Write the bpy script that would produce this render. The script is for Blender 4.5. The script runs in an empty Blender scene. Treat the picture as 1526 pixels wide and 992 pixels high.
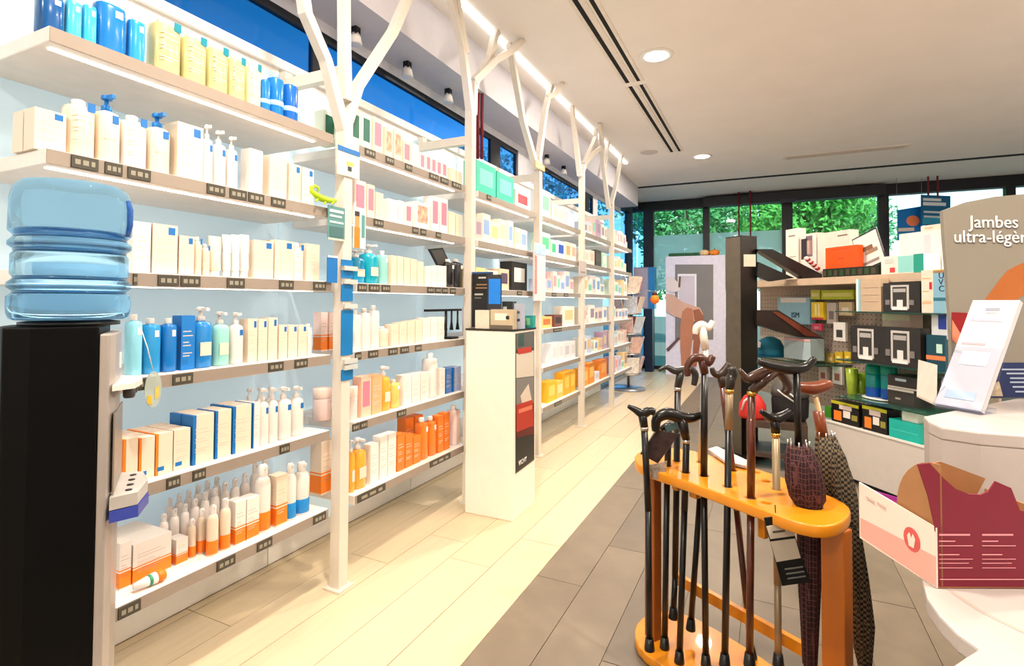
import bpy, bmesh, math, random
from mathutils import Vector, Matrix
random.seed(7)
SC = bpy.context.scene
COL = SC.collection
PI = math.pi
# ------------------------------------------------------------------ camera
F_PX, YAW, PITCH, ROLL, CAM_H = 797.0, math.radians(25.6), math.radians(1.4), 0.005, 1.15
PPX, PPY = 763.0, 429.0
fwd = Vector((-math.sin(YAW)*math.cos(PITCH), math.cos(YAW)*math.cos(PITCH), math.sin(PITCH)))
rgt0 = Vector((math.cos(YAW), math.sin(YAW), 0.0))
up0 = rgt0.cross(fwd)
RGT = rgt0*math.cos(ROLL)+up0*math.sin(ROLL)
UPV = up0*math.cos(ROLL)-rgt0*math.sin(ROLL)
CAM = Vector((0, 0, CAM_H))
cd = bpy.data.cameras.new('camera')
cam = bpy.data.objects.new('camera', cd)
COL.objects.link(cam)
cam.matrix_world = Matrix(((RGT.x, UPV.x, -fwd.x, CAM.x), (RGT.y, UPV.y, -fwd.y, CAM.y), (RGT.z, UPV.z, -fwd.z, CAM.z), (0, 0, 0, 1)))
cd.sensor_width = 36.0
cd.sensor_fit = 'HORIZONTAL'
cd.lens = 36.0*F_PX/1526
cd.shift_y = -(496-PPY)/1526
cd.clip_start = 0.02
cd.clip_end = 200
SC.camera = cam
# ------------------------------------------------------------------ world sky
W = bpy.data.worlds.new('sky')
SC.world = W
W.use_nodes = True
nt = W.node_tree
nt.nodes.clear()
wo = nt.nodes.new('ShaderNodeOutputWorld')
bg = nt.nodes.new('ShaderNodeBackground')
tc = nt.nodes.new('ShaderNodeTexCoord')
sx = nt.nodes.new('ShaderNodeSeparateXYZ')
rp = nt.nodes.new('ShaderNodeValToRGB')
nt.links.new(tc.outputs['Generated'], sx.inputs[0])
nt.links.new(sx.outputs['Z'], rp.inputs[0])
nt.links.new(rp.outputs[0], bg.inputs[0])
nt.links.new(bg.outputs[0], wo.inputs[0])
e = rp.color_ramp.elements
e[0].position = 0.0
e[0].color = (0.85, 0.95, 1.0, 1)
e[1].position = 0.44
e[1].color = (0.008, 0.150, 0.20, 1)
x_ = e.new(0.17)
x_.color = (0.66, 0.86, 1.0, 1)
x_ = e.new(0.32)
x_.color = (0.06, 0.27, 0.36, 1)
bg.inputs[1].default_value = 1.6
# ------------------------------------------------------------------ sun, from behind the building: it reaches the street trees only
sd = bpy.data.lights.new('sun', 'SUN')
sd.energy = 2.2
sd.angle = 0.02
sd.color = (1.0, 0.95, 0.86)
so = bpy.data.objects.new('sun', sd)
COL.objects.link(so)
so.rotation_euler = (math.radians(42), 0, math.radians(20))
# ------------------------------------------------------------------ view
SC.view_settings.view_transform = 'Standard'
SC.view_settings.look = 'None'
SC.view_settings.exposure = 0.75
SC.view_settings.gamma = 1.0
SC.view_settings.use_curve_mapping = False
LED = 5.6          # strips under the shelves
COVE = 3.6        # ceiling strip over the trees
DOWN = 34.0        # watts of a downlight
WARM = (1.0, 0.88, 0.75)
LEDC = (1.0, 0.94, 0.86)
SC.cycles.max_bounces = 8
SC.cycles.transparent_max_bounces = 12

# ------------------------------------------------------------------ helpers
def ray(x, y):
    return fwd+RGT*((x-PPX)/F_PX)+UPV*((PPY-y)/F_PX)

def at(x, y, X=None, Y=None, Z=None):
    r = ray(x, y)
    if X is not None: t = (X-CAM.x)/r.x
    elif Y is not None: t = (Y-CAM.y)/r.y
    else: t = (Z-CAM.z)/r.z
    return CAM+r*t

def hit(x, y, p, n):
    r = ray(x, y)
    return CAM+r*((Vector(p)-CAM).dot(n)/r.dot(n))

def proj(p):
    d = Vector(p)-CAM
    z = d.dot(fwd)
    return PPX+F_PX*d.dot(RGT)/z, PPY-F_PX*d.dot(UPV)/z

def yat(x, X, Z):            # the Y where a line along the wall at X, Z crosses picture column x
    lo, hi = 0.2, 9.3
    for _ in range(40):
        m = (lo+hi)/2
        if proj((X, m, Z))[0] < x: lo = m
        else: hi = m
    return (lo+hi)/2

def lin(c):
    return tuple(((v/255)/12.92 if v/255 <= 0.04045 else ((v/255+0.055)/1.055)**2.4) for v in c)

MATS = {}
def mat(rgb, rough=0.5, metal=0.0, noise=0.06, scale=18.0, emit=0.0, trans=0.0, ior=1.45, alpha=1.0, coat=0.0, bump=0.0, stretch=None, sss=0.0):
    key = (tuple(rgb), rough, metal, noise, scale, emit, trans, ior, alpha, coat, bump, stretch, sss)
    if key in MATS: return MATS[key]
    m = bpy.data.materials.new('m_%d_%d_%d' % tuple(int(v) for v in rgb))
    MATS[key] = m
    m.use_nodes = True
    t = m.node_tree
    b = t.nodes['Principled BSDF']
    c = lin(rgb)
    b.inputs['Base Color'].default_value = (*c, 1)
    b.inputs['Roughness'].default_value = rough
    b.inputs['Metallic'].default_value = metal
    b.inputs['IOR'].default_value = ior
    b.inputs['Transmission Weight'].default_value = trans
    b.inputs['Alpha'].default_value = alpha
    b.inputs['Coat Weight'].default_value = coat
    if emit:
        b.inputs['Emission Color'].default_value = (*c, 1)
        b.inputs['Emission Strength'].default_value = emit
    if noise or bump:
        co = t.nodes.new('ShaderNodeTexCoord')
        mp = t.nodes.new('ShaderNodeMapping')
        nz = t.nodes.new('ShaderNodeTexNoise')
        nz.inputs['Scale'].default_value = scale
        nz.inputs['Detail'].default_value = 4
        if stretch: mp.inputs['Scale'].default_value = stretch
        t.links.new(co.outputs['Object'], mp.inputs[0])
        t.links.new(mp.outputs[0], nz.inputs['Vector'])
        if noise:
            r = t.nodes.new('ShaderNodeValToRGB')
            r.color_ramp.elements[0].position = 0.3
            r.color_ramp.elements[1].position = 0.7
            r.color_ramp.elements[0].color = (*[v*(1-noise) for v in c], 1)
            r.color_ramp.elements[1].color = (*[min(1, v*(1+noise)) for v in c], 1)
            t.links.new(nz.outputs['Fac'], r.inputs[0])
            t.links.new(r.outputs[0], b.inputs['Base Color'])
        if bump:
            bp = t.nodes.new('ShaderNodeBump')
            bp.inputs['Strength'].default_value = bump
            bp.inputs['Distance'].default_value = 0.003
            t.links.new(nz.outputs['Fac'], bp.inputs['Height'])
            t.links.new(bp.outputs[0], b.inputs['Normal'])
    return m

def pattern_mat(name, a, b_, scale, kind='check', rough=0.85):
    m = bpy.data.materials.new(name)
    m.use_nodes = True
    t = m.node_tree
    b = t.nodes['Principled BSDF']
    b.inputs['Roughness'].default_value = rough
    co = t.nodes.new('ShaderNodeTexCoord')
    out = []
    sep = t.nodes.new('ShaderNodeSeparateXYZ')
    t.links.new(co.outputs['UV'], sep.inputs[0])
    mix = t.nodes.new('ShaderNodeMix')
    mix.data_type = 'RGBA'
    if kind == 'tartan':
        for ax in ('X', 'Y'):
            mul = t.nodes.new('ShaderNodeMath'); mul.operation = 'MULTIPLY'; mul.inputs[1].default_value = scale
            fr = t.nodes.new('ShaderNodeMath'); fr.operation = 'FRACT'
            gt = t.nodes.new('ShaderNodeMath'); gt.operation = 'GREATER_THAN'; gt.inputs[1].default_value = 0.86
            t.links.new(sep.outputs[ax], mul.inputs[0]); t.links.new(mul.outputs[0], fr.inputs[0]); t.links.new(fr.outputs[0], gt.inputs[0])
            out.append(gt)
        mx = t.nodes.new('ShaderNodeMath'); mx.operation = 'MAXIMUM'
        t.links.new(out[0].outputs[0], mx.inputs[0]); t.links.new(out[1].outputs[0], mx.inputs[1])
        t.links.new(mx.outputs[0], mix.inputs['Factor'])
    else:
        ck = t.nodes.new('ShaderNodeTexChecker')
        ck.inputs['Scale'].default_value = scale
        t.links.new(co.outputs['UV'], ck.inputs['Vector'])
        t.links.new(ck.outputs['Fac'], mix.inputs['Factor'])
    mix.inputs['A'].default_value = (*lin(a), 1)
    mix.inputs['B'].default_value = (*lin(b_), 1)
    t.links.new(mix.outputs['Result'], b.inputs['Base Color'])
    return m

def lamp_mat(rgb01, strength):
    m = bpy.data.materials.new('lamp_glow')
    m.use_nodes = True
    t = m.node_tree
    t.nodes.clear()
    o = t.nodes.new('ShaderNodeOutputMaterial')
    em = t.nodes.new('ShaderNodeEmission')
    em.inputs[0].default_value = (*rgb01, 1)
    em.inputs[1].default_value = strength
    t.links.new(em.outputs[0], o.inputs[0])
    return m

def pane_mat(rgb, gloss=0.12, frost=0.0):
    m = bpy.data.materials.new('pane_glass')
    m.use_nodes = True
    t = m.node_tree
    t.nodes.clear()
    o = t.nodes.new('ShaderNodeOutputMaterial')
    tr = t.nodes.new('ShaderNodeBsdfTransparent')
    tr.inputs[0].default_value = (*lin(rgb), 1)
    gl = t.nodes.new('ShaderNodeBsdfGlossy')
    gl.inputs[1].default_value = 0.03
    lw = t.nodes.new('ShaderNodeLayerWeight')
    pw = t.nodes.new('ShaderNodeMath'); pw.operation = 'POWER'; pw.inputs[1].default_value = 5.0
    ad = t.nodes.new('ShaderNodeMath'); ad.operation = 'MULTIPLY_ADD'; ad.inputs[1].default_value = 0.8; ad.inputs[2].default_value = 0.03
    mx = t.nodes.new('ShaderNodeMixShader')
    t.links.new(lw.outputs['Facing'], pw.inputs[0])
    t.links.new(pw.outputs[0], ad.inputs[0])
    t.links.new(ad.outputs[0], mx.inputs[0])
    last = tr
    if frost:
        tl = t.nodes.new('ShaderNodeBsdfTranslucent')
        tl.inputs[0].default_value = (*lin((225, 250, 248)), 1)
        df = t.nodes.new('ShaderNodeBsdfDiffuse'); df.inputs[0].default_value = (*lin((205, 240, 240)), 1)
        m3 = t.nodes.new('ShaderNodeMixShader'); m3.inputs[0].default_value = 0.5
        t.links.new(tl.outputs[0], m3.inputs[1]); t.links.new(df.outputs[0], m3.inputs[2])
        m2 = t.nodes.new('ShaderNodeMixShader')
        m2.inputs[0].default_value = frost
        t.links.new(tr.outputs[0], m2.inputs[1])
        t.links.new(m3.outputs[0], m2.inputs[2])
        last = m2
    t.links.new(last.outputs[0], mx.inputs[1])
    t.links.new(gl.outputs[0], mx.inputs[2])
    t.links.new(mx.outputs[0], o.inputs[0])
    return m

def smooth(pts, rad, k=4):
    pts = [Vector(p) for p in pts]
    n = len(pts); P_, R_ = [], []
    for i in range(n-1):
        a, b, c, d = pts[max(i-1, 0)], pts[i], pts[i+1], pts[min(i+2, n-1)]
        for q in range(k):
            t = q/k
            P_.append(0.5*((2*b)+(c-a)*t+(2*a-5*b+4*c-d)*t*t+(3*b-a-3*c+d)*t**3))
            R_.append(rad[i]*(1-t)+rad[i+1]*t)
    return P_+[pts[-1]], R_+[rad[-1]]

class MB:
    def __init__(s):
        s.v, s.f, s.m, s.s, s.uv = [], [], [], [], {}
    def add(s, vs, fs, mi=0, smooth=False, M=None):
        o = len(s.v)
        s.v += [tuple(M @ Vector(v)) if M else tuple(v) for v in vs]
        for f in fs:
            s.f.append([i+o for i in f]); s.m.append(mi); s.s.append(smooth)
        return s
    def box(s, a, b, mi=0, M=None):
        (x0, y0, z0), (x1, y1, z1) = a, b
        return s.add([(x0, y0, z0), (x1, y0, z0), (x1, y1, z0), (x0, y1, z0), (x0, y0, z1), (x1, y0, z1), (x1, y1, z1), (x0, y1, z1)],
                     [(3, 2, 1, 0), (4, 5, 6, 7), (0, 1, 5, 4), (1, 2, 6, 5), (2, 3, 7, 6), (3, 0, 4, 7)], mi, False, M)
    def lathe(s, prof, n=14, sx=1.0, sy=1.0, p=2.0, mi=0, c=(0, 0, 0), M=None, smooth=True):
        vs, fs = [], []
        for r, z in prof:
            for k in range(n):
                a = 2*PI*k/n
                ca, sa = math.cos(a), math.sin(a)
                q = (abs(ca)**p+abs(sa)**p)**(-1/p)
                vs.append((c[0]+r*sx*ca*q, c[1]+r*sy*sa*q, c[2]+z))
        for i in range(len(prof)-1):
            for k in range(n):
                k2 = (k+1) % n
                fs.append((i*n+k, i*n+k2, (i+1)*n+k2, (i+1)*n+k))
        if prof[0][0] > 1e-6: fs.append(tuple(range(n-1, -1, -1)))
        if prof[-1][0] > 1e-6: fs.append(tuple((len(prof)-1)*n+k for k in range(n)))
        return s.add(vs, fs, mi, smooth, M)
    def tube(s, pts, rad, n=8, mi=0, smooth=True, sq=False, phase=None):
        pts = [Vector(p) for p in pts]
        if not isinstance(rad, (list, tuple)): rad = [rad]*len(pts)
        vs, fs = [], []
        prev = None
        for i, p in enumerate(pts):
            d = (pts[min(i+1, len(pts)-1)]-pts[max(i-1, 0)]).normalized()
            if prev is None:
                a = Vector((0, 0, 1)) if abs(d.z) < 0.9 else Vector((1, 0, 0))
                u = a.cross(d).normalized()
            else:
                u = (prev-d*prev.dot(d)).normalized()
            prev = u
            w = d.cross(u)
            for k in range(n):
                t = 2*PI*k/n+(PI/n if sq else 0)
                vs.append(p+(u*math.cos(t)+w*math.sin(t))*rad[i])
        for i in range(len(pts)-1):
            for k in range(n):
                k2 = (k+1) % n
                fs.append((i*n+k, i*n+k2, (i+1)*n+k2, (i+1)*n+k))
        fs.append(tuple(range(n-1, -1, -1)))
        fs.append(tuple((len(pts)-1)*n+k for k in range(n)))
        return s.add(vs, fs, mi, smooth)
    def prism(s, poly, z0, z1, mi=0, M=None, smooth=False):
        n = len(poly)
        vs = [(x, y, z0) for x, y in poly]+[(x, y, z1) for x, y in poly]
        fs = [tuple(range(n-1, -1, -1)), tuple(range(n, 2*n))]
        fs += [(i, (i+1) % n, n+(i+1) % n, n+i) for i in range(n)]
        return s.add(vs, fs, mi, smooth, M)
    def slab(s, pts, nrm, th, mi=0):        # a flat outline in space given thickness along nrm
        n = len(pts)
        d = Vector(nrm)*th
        vs = [Vector(p) for p in pts]+[Vector(p)+d for p in pts]
        fs = [tuple(range(n-1, -1, -1)), tuple(range(n, 2*n))]
        fs += [(i, (i+1) % n, n+(i+1) % n, n+i) for i in range(n)]
        return s.add(vs, fs, mi)
    def mesh(s, name, mats):
        me = bpy.data.meshes.new(name)
        me.from_pydata([tuple(v) for v in s.v], [], s.f)
        for m in (mats if isinstance(mats, (list, tuple)) else [mats]): me.materials.append(m)
        me.polygons.foreach_set('material_index', s.m)
        me.polygons.foreach_set('use_smooth', s.s)
        bm = bmesh.new(); bm.from_mesh(me)
        bmesh.ops.recalc_face_normals(bm, faces=bm.faces)
        bm.to_mesh(me); bm.free()
        me.update()
        return me

def link(name, data, parent=None, loc=(0, 0, 0), rz=0.0, scale=None):
    o = bpy.data.objects.new(name, data)
    COL.objects.link(o)
    o.location = loc
    if rz: o.rotation_euler = (0, 0, rz)
    if scale: o.scale = scale
    if parent: o.parent = parent
    return o

def tag(o, label, cat, group=None):
    n = len(label.split())
    if not 4 <= n <= 16: print('LABEL LENGTH', n, label)
    o['label'] = label; o['category'] = cat
    if group: o['group'] = group
    return o

def thing(name, label, cat, loc=(0, 0, 0), rz=0.0, group=None, scale=None):
    return tag(link(name, None, None, loc, rz, scale), label, cat, group)

def struct(name, mb, mats, parent=None):
    o = link(name, mb.mesh(name, mats), parent)
    if parent is None: o['kind'] = 'structure'
    return o

def part(name, mb, mats, parent, **k):
    return link(name, mb.mesh(name, mats), parent, **k)

def bev(o, w=0.003, seg=2):
    m = o.modifiers.new('bevel', 'BEVEL'); m.width = w; m.segments = seg; m.limit_method = 'ANGLE'
    return o

def text_part(txt, size, parent, M, material, name='lettering', depth=0.0015, align='LEFT', shear=0.0):
    cu = bpy.data.curves.new('txt', 'FONT')
    cu.body = txt; cu.size = size; cu.extrude = depth; cu.align_x = align; cu.resolution_u = 3; cu.shear = shear
    tmp = bpy.data.objects.new('tmp', cu)
    COL.objects.link(tmp)
    bpy.context.view_layer.update()
    me = bpy.data.meshes.new_from_object(tmp.evaluated_get(bpy.context.evaluated_depsgraph_get()))
    bpy.data.objects.remove(tmp); bpy.data.curves.remove(cu)
    me.materials.clear(); me.materials.append(material)
    me.transform(M)
    return link(name, me, parent)

def frame(o, xd, zd=(0, 0, 1)):           # matrix: local x -> xd, local y -> up-ish zd, local z -> out of the face
    x = Vector(xd).normalized(); y = Vector(zd).normalized(); z = x.cross(y)
    return Matrix(((x.x, y.x, z.x, o[0]), (x.y, y.y, z.y, o[1]), (x.z, y.z, z.z, o[2]), (0, 0, 0, 1)))

ORD = ['first', 'second', 'third', 'fourth', 'fifth', 'sixth', 'seventh', 'eighth', 'ninth', 'tenth', 'eleventh', 'twelfth', 'thirteenth',
       'fourteenth', 'fifteenth', 'sixteenth', 'seventeenth', 'eighteenth', 'nineteenth', 'twentieth', 'twenty-first', 'twenty-second', 'twenty-third', 'twenty-fourth',
       'twenty-fifth', 'twenty-sixth', 'twenty-seventh', 'twenty-eighth', 'twenty-ninth', 'thirtieth']
WHITE = mat((238, 234, 228), 0.45, noise=0.02)
FASCIA = mat((236, 229, 222), 0.5, noise=0.03)
DARK = mat((24, 26, 32), 0.45)
BLACK = mat((14, 14, 15), 0.4)
STEEL = mat((190, 188, 184), 0.28, metal=1.0, noise=0.02)
INK = mat((212, 198, 184), 0.6, noise=0)

# ================================================================== SETTING
ZC, XL, YB, XR, YR = 2.88, -2.06, 9.4, 3.4, -2.6
wood = [mat(c, 0.38, noise=0.05, scale=5, stretch=(9, 0.6, 1), bump=0.05) for c in ((210, 190, 158), (215, 194, 161), (204, 185, 152), (212, 190, 155))]
grey = [mat(c, 0.45, noise=0.10, scale=7, bump=0.05) for c in ((118, 106, 90), (125, 112, 95), (112, 101, 87))]
fl = MB()
fl.box((XL-0.3, YR, -0.12), (-0.882, YB+0.2, -0.004), 0)
fl.box((-0.882, YR, -0.12), (XR, YB+0.2, -0.004), 1)
floor = struct('floor', fl, [mat((178, 150, 112), 0.6), mat((112, 100, 86), 0.6)])
def planks(edges, starts, mats, y0, y1, L=1.225):
    for i in range(len(edges)-1):
        xa, xb = edges[i], edges[i+1]
        y = starts[i % len(starts)]
        while y > y0: y -= L
        while y < y1:
            a, b = max(y, y0), min(y+L, y1)
            if b-a > 0.05:
                m = MB().box((-(xb-xa)/2+0.0015, -(b-a)/2+0.0015, -0.006), ((xb-xa)/2-0.0015, (b-a)/2-0.0015, 0.0))
                link('plank', m.mesh('plank', random.choice(mats)), floor, ((xa+xb)/2, (a+b)/2, random.uniform(-0.0006, 0)))
            y += L
planks([-1.96, -1.92, -1.715, -1.507, -1.297, -1.09, -0.882], [1.3, 1.3, 1.905, 2.23, 2.07, 2.39], wood, 0.0, YB)
planks([-0.882+0.1965*i for i in range(13)], [2.1, 2.5, 1.7, 2.9, 2.3], grey, 0.4, YB)

struct('ceiling', MB().box((XL-0.3, YR, ZC), (XR, YB+0.2, ZC+0.15)), mat((243, 236, 230), 0.8, noise=0.02, scale=3))
struct('wall_right', MB().box((XR, YR, 0), (XR+0.15, YB+0.2, ZC)), mat((240, 234, 226), 0.8))
struct('wall_behind', MB().box((XL-0.3, YR-0.15, 0), (XR, YR, ZC)), mat((240, 234, 226), 0.8))
# wall along the shelves: solid below the high windows, columns between them
wl = MB()
wl.box((XL-0.2, YR, 0), (XL, 6.95, 2.13))
wl.box((XL-0.03, YR, 2.53), (XL, 8.2, ZC))
for a, b in ((YR, -0.3), (4.42, 5.0), (6.75, 6.95)):
    wl.box((XL-0.03, a, 2.13), (XL, b, 2.53))
struct('wall_left', wl, mat((226, 226, 232), 0.7))
# dropped soffit with the spotlight track
struct('trim_1', MB().box((XL, YR, 2.585), (-1.76, 8.05, ZC)), mat((206, 202, 208), 0.7, noise=0.02))
blue_glass = pane_mat((150, 205, 250))
def high_window(name, ya, yb, muntins):
    w = MB()
    fr = 0.035
    w.box((XL-0.035, ya, 2.49), (XL-0.004, yb, 2.53)); w.box((XL-0.035, ya, 2.13), (XL-0.004, yb, 2.16))
    w.box((XL-0.035, ya, 2.16), (XL-0.004, ya+fr, 2.49)); w.box((XL-0.035, yb-fr, 2.16), (XL-0.004, yb, 2.49))
    o = struct(name, w, DARK)
    for y, wd in muntins:
        part('mullion', MB().box((XL-0.035, y-wd/2, 2.16), (XL-0.006, y+wd/2, 2.49)), DARK, o)
    ys = [ya+fr]+[v for y, wd in muntins for v in (y-wd/2, y+wd/2)]+[yb-fr]
    for i in range(0, len(ys), 2):
        part('pane', MB().box((XL-0.024, ys[i], 2.16), (XL-0.018, ys[i+1], 2.49)), blue_glass, o)
high_window('window_1', -0.3, 4.42, [(2.02, 0.10), (3.98, 0.17)])
high_window('window_2', 5.0, 6.75, [(6.52, 0.16)])

# glazed corner beyond the shelves and the shop front
tinted = pane_mat((170, 220, 250))
clear = pane_mat((236, 250, 246))
frost = pane_mat((225, 246, 244), frost=0.85)
yA = at(937, 350, X=XL).y
g = struct('window_3', MB().box((XL-0.05, yA-0.07, 0), (XL+0.05, yA+0.07, ZC)).box((XL-0.05, 6.95, 2.60), (XL+0.05, yA-0.07, ZC)), DARK)
part('pane', MB().box((XL-0.012, 6.95, 0), (XL-0.004, yA-0.07, 2.60)), tinted, g)
part('pane', MB().box((XL-0.012, yA+0.07, 0), (XL-0.004, YB-0.06, 2.76)), tinted, g)
part('head_beam', MB().box((XL-0.05, yA+0.07, 2.76), (XL+0.05, YB-0.07, ZC)), DARK, g)
w = MB()
w.box((XL-0.1, YB-0.07, 2.72), (XR, YB+0.07, ZC))
w.box((-1.95, YB-0.06, 0), (-1.78, YB+0.06, 2.72))
for a, b in ((-0.97, -0.87), (0.20, 0.35), (1.46, 1.59), (2.9, 3.0)):
    w.box((a, YB-0.06, 0), (b, YB+0.06, 2.72))
w.box((XL-0.1, YB-0.06, 0), (XR, YB+0.06, 0.06))
g = struct('window_4', w, DARK)
for a, b in ((XL, -1.95), (-1.78, -0.97), (-0.87, 0.20), (0.35, 1.46), (1.59, 2.9), (3.0, XR)):
    part('pane', MB().box((a, YB-0.006, 0.06), (b, YB+0.006, 2.72)), tinted if a < -1.9 else clear, g)
for a, b in ((-1.78, -0.97), (-0.87, 0.20)):
    part('frosted_film', MB().add([(a, YB-0.010, 1.35), (b, YB-0.010, 1.35), (b, YB-0.010, 2.29), (a, YB-0.010, 2.29)], [(0, 1, 2, 3)]), frost, g)
dh = thing('door_operator', 'dark boxed operator over the entrance sliding doors below the ceiling', 'door operator', (0.28, 9.2, 2.70))
bev(part('housing', MB().box((-1.23, -0.06, 0), (1.25, 0.125, 0.15)), DARK, dh), 0.006)
part('sensor', MB().box((-0.1, -0.085, -0.03), (0.1, -0.06, 0.03)), mat((40, 45, 60), 0.3), dh)
# ceiling slots
dk = mat((10, 10, 10), 0.8)
lt = mat((235, 226, 216), 0.6)
def slot(name, y0, y1, x):
    m = MB()
    for dx in (-0.045, 0.045):
        m.box((x+dx-0.016, y0, ZC-0.002), (x+dx+0.016, y1, ZC+0.001), 0)
    for dx in (-0.07, 0.0, 0.07):
        m.box((x+dx-0.012, y0, ZC-0.005), (x+dx+0.012, y1, ZC+0.001), 1)
    struct(name, m, [dk, lt])
slot('trim_2', -1.5, 4.17, -0.948)
slot('trim_3', 4.25, 6.33, -0.948)
struct('trim_4', MB().box((XL, 8.06, ZC-0.004), (XR, 8.15, ZC+0.001)), dk)
# -------- ceiling fittings
def downlight(x, y, label):
    t = thing('downlight', label, 'ceiling light', (x, y, ZC), group='round recessed downlights')
    part('trim_ring', MB().lathe([(0.085, 0), (0.085, -0.006), (0.115, -0.006), (0.118, 0)], 28), WHITE, t)
    part('diffuser', MB().lathe([(0.001, -0.0035), (0.086, -0.0035), (0.086, 0)], 28), lamp_mat(LEDC, 14), t)
    ld = bpy.data.lights.new('downlight_beam', 'AREA')
    ld.shape = 'DISK'; ld.size = 0.16; ld.energy = DOWN; ld.color = WARM
    l = link('beam', ld, t, (0, 0, -0.012))
downlight(-0.70, 3.79, 'large bright round downlight beside the gap in the ceiling slot')
downlight(-0.70, 6.67, 'small bright round downlight past the end of the ceiling slot')
for k, (x, y) in enumerate(((-0.70, 1.0), (1.5, 3.0), (2.6, 4.3), (1.1, 1.0), (-0.7, -1.3))):  # extra downlights out of view, added to brighten the room
    downlight(x, y, 'added out-of-view downlight over the %s' % ['floor in front of the water cooler', 'sales counter', 'wall side of the sales counter', 'near end of the sales counter', 'floor behind the camera position'][k])
sp = thing('ceiling_speaker', 'flat pale round loudspeaker in the ceiling near the slot end', 'speaker', (-1.237, 6.236, ZC))
part('grille', MB().lathe([(0.001, -0.004), (0.09, -0.004), (0.10, 0)], 24), mat((205, 196, 188), 0.8, noise=0.3, scale=300), sp)
v = thing('air_vent', 'long pale air grille set in the ceiling above the black pillar', 'vent', (0.79, 7.15, ZC))
part('vent_frame', MB().box((-0.62, -0.075, -0.006), (0.62, 0.075, 0)), mat((228, 218, 208), 0.6), v)
for k in range(4):
    part('slat', MB().box((-0.58, -0.06+k*0.033, -0.011), (0.58, -0.048+k*0.033, -0.006)), mat((196, 186, 176), 0.6), v)
cs = tag(link('cove_strip', MB().box((-1.61, 0.6, ZC-0.014), (-1.575, 6.6, ZC-0.001)).mesh('cove_strip', lamp_mat(LEDC, COVE))), 'bright linear light strip on the ceiling above the white tree posts', 'light strip')
def spotlight(y, label):
    t = thing('spotlight', label, 'spotlight', (-1.95, y, 2.585), group='track spotlights by the high windows')
    part('bracket', MB().box((-0.018, -0.018, -0.045), (0.018, 0.018, 0)), BLACK, t)
    part('shade', MB().lathe([(0.018, 0.0), (0.028, -0.02), (0.036, -0.06), (0.03, -0.062)], 14, c=(0, 0, -0.03)), WHITE, t)
    part('bulb', MB().lathe([(0.001, -0.088), (0.028, -0.084), (0.029, -0.07)], 12), lamp_mat(LEDC, 10), t)
for k, y in enumerate((2.149, 2.597, 3.053, 4.847, 5.325)):
    spotlight(y, 'white track spotlight under the soffit, %s out from the cooler' % ORD[k])
# red cords hanging from the ceiling
red = mat((120, 20, 34), 0.6)
def cord(x0, y0, Yd, z1, label):
    p = at(x0, y0, Y=Yd) if Yd else at(x0, y0, Z=ZC)
    o = MB().tube([(p.x, p.y, ZC), (p.x, p.y, z1)], 0.012, 8)
    t = tag(link('hanging_rope', o.mesh('hanging_rope', red)), label, 'cord', 'red hanging cords')
cord(1101, 286, None, 2.08, 'thin dark red cord hanging to the black pillar, on its window side')
cord(1118, 284, None, 2.08, 'thin dark red cord hanging to the black pillar, on its counter side')
cord(1383, 263, None, 2.585, 'thin red cord carrying the blue hanging sign, nearer the doors')
cord(1397, 262, None, 2.585, 'thin red cord carrying the blue hanging sign, nearer the counter')
cord(712, 200, 3.2, 2.13, 'dark red cord beside the second tree post, nearer the cooler')
cord(718, 200, 3.22, 2.13, 'red cord beside the second tree post, farther from the cooler')

# ================================================================== SHELVING
XF, XB, XI = -1.55, -1.93, -1.585
ZS = [1.805, 1.51, 1.223, 0.937, 0.643, 0.34]
SH = ['top', 'second', 'third', 'fourth', 'fifth', 'bottom']
BAYS = [(0.66, 1.59), (1.735, 2.615), (2.765, 3.64), (3.79, 4.68), (4.83, 5.73), (5.88, 6.72)]
BN = ['first', 'second', 'third', 'fourth', 'fifth', 'sixth']
panel_m = mat((196, 220, 232), 0.35, noise=0.02, scale=2, emit=0.19)      # opal panels lit from behind
led_m = lamp_mat(LEDC, LED)
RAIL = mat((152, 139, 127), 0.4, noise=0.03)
tag_m = [mat((70, 66, 56), 0.5), mat((150, 144, 128), 0.5)]
tagm = MB().box((0, -0.5, -0.5), (0.004, 0.5, 0.5), 0)
for yy, w_ in ((-0.28, 0.2), (0.02, 0.22), (0.3, 0.14)):
    tagm.box((0.004, yy-w_/2, -0.22), (0.0045, yy+w_/2, 0.2), 1)
TAG = tagm.mesh('price_tag', tag_m)
BAYOBJ, SHELF = [], {}
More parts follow.
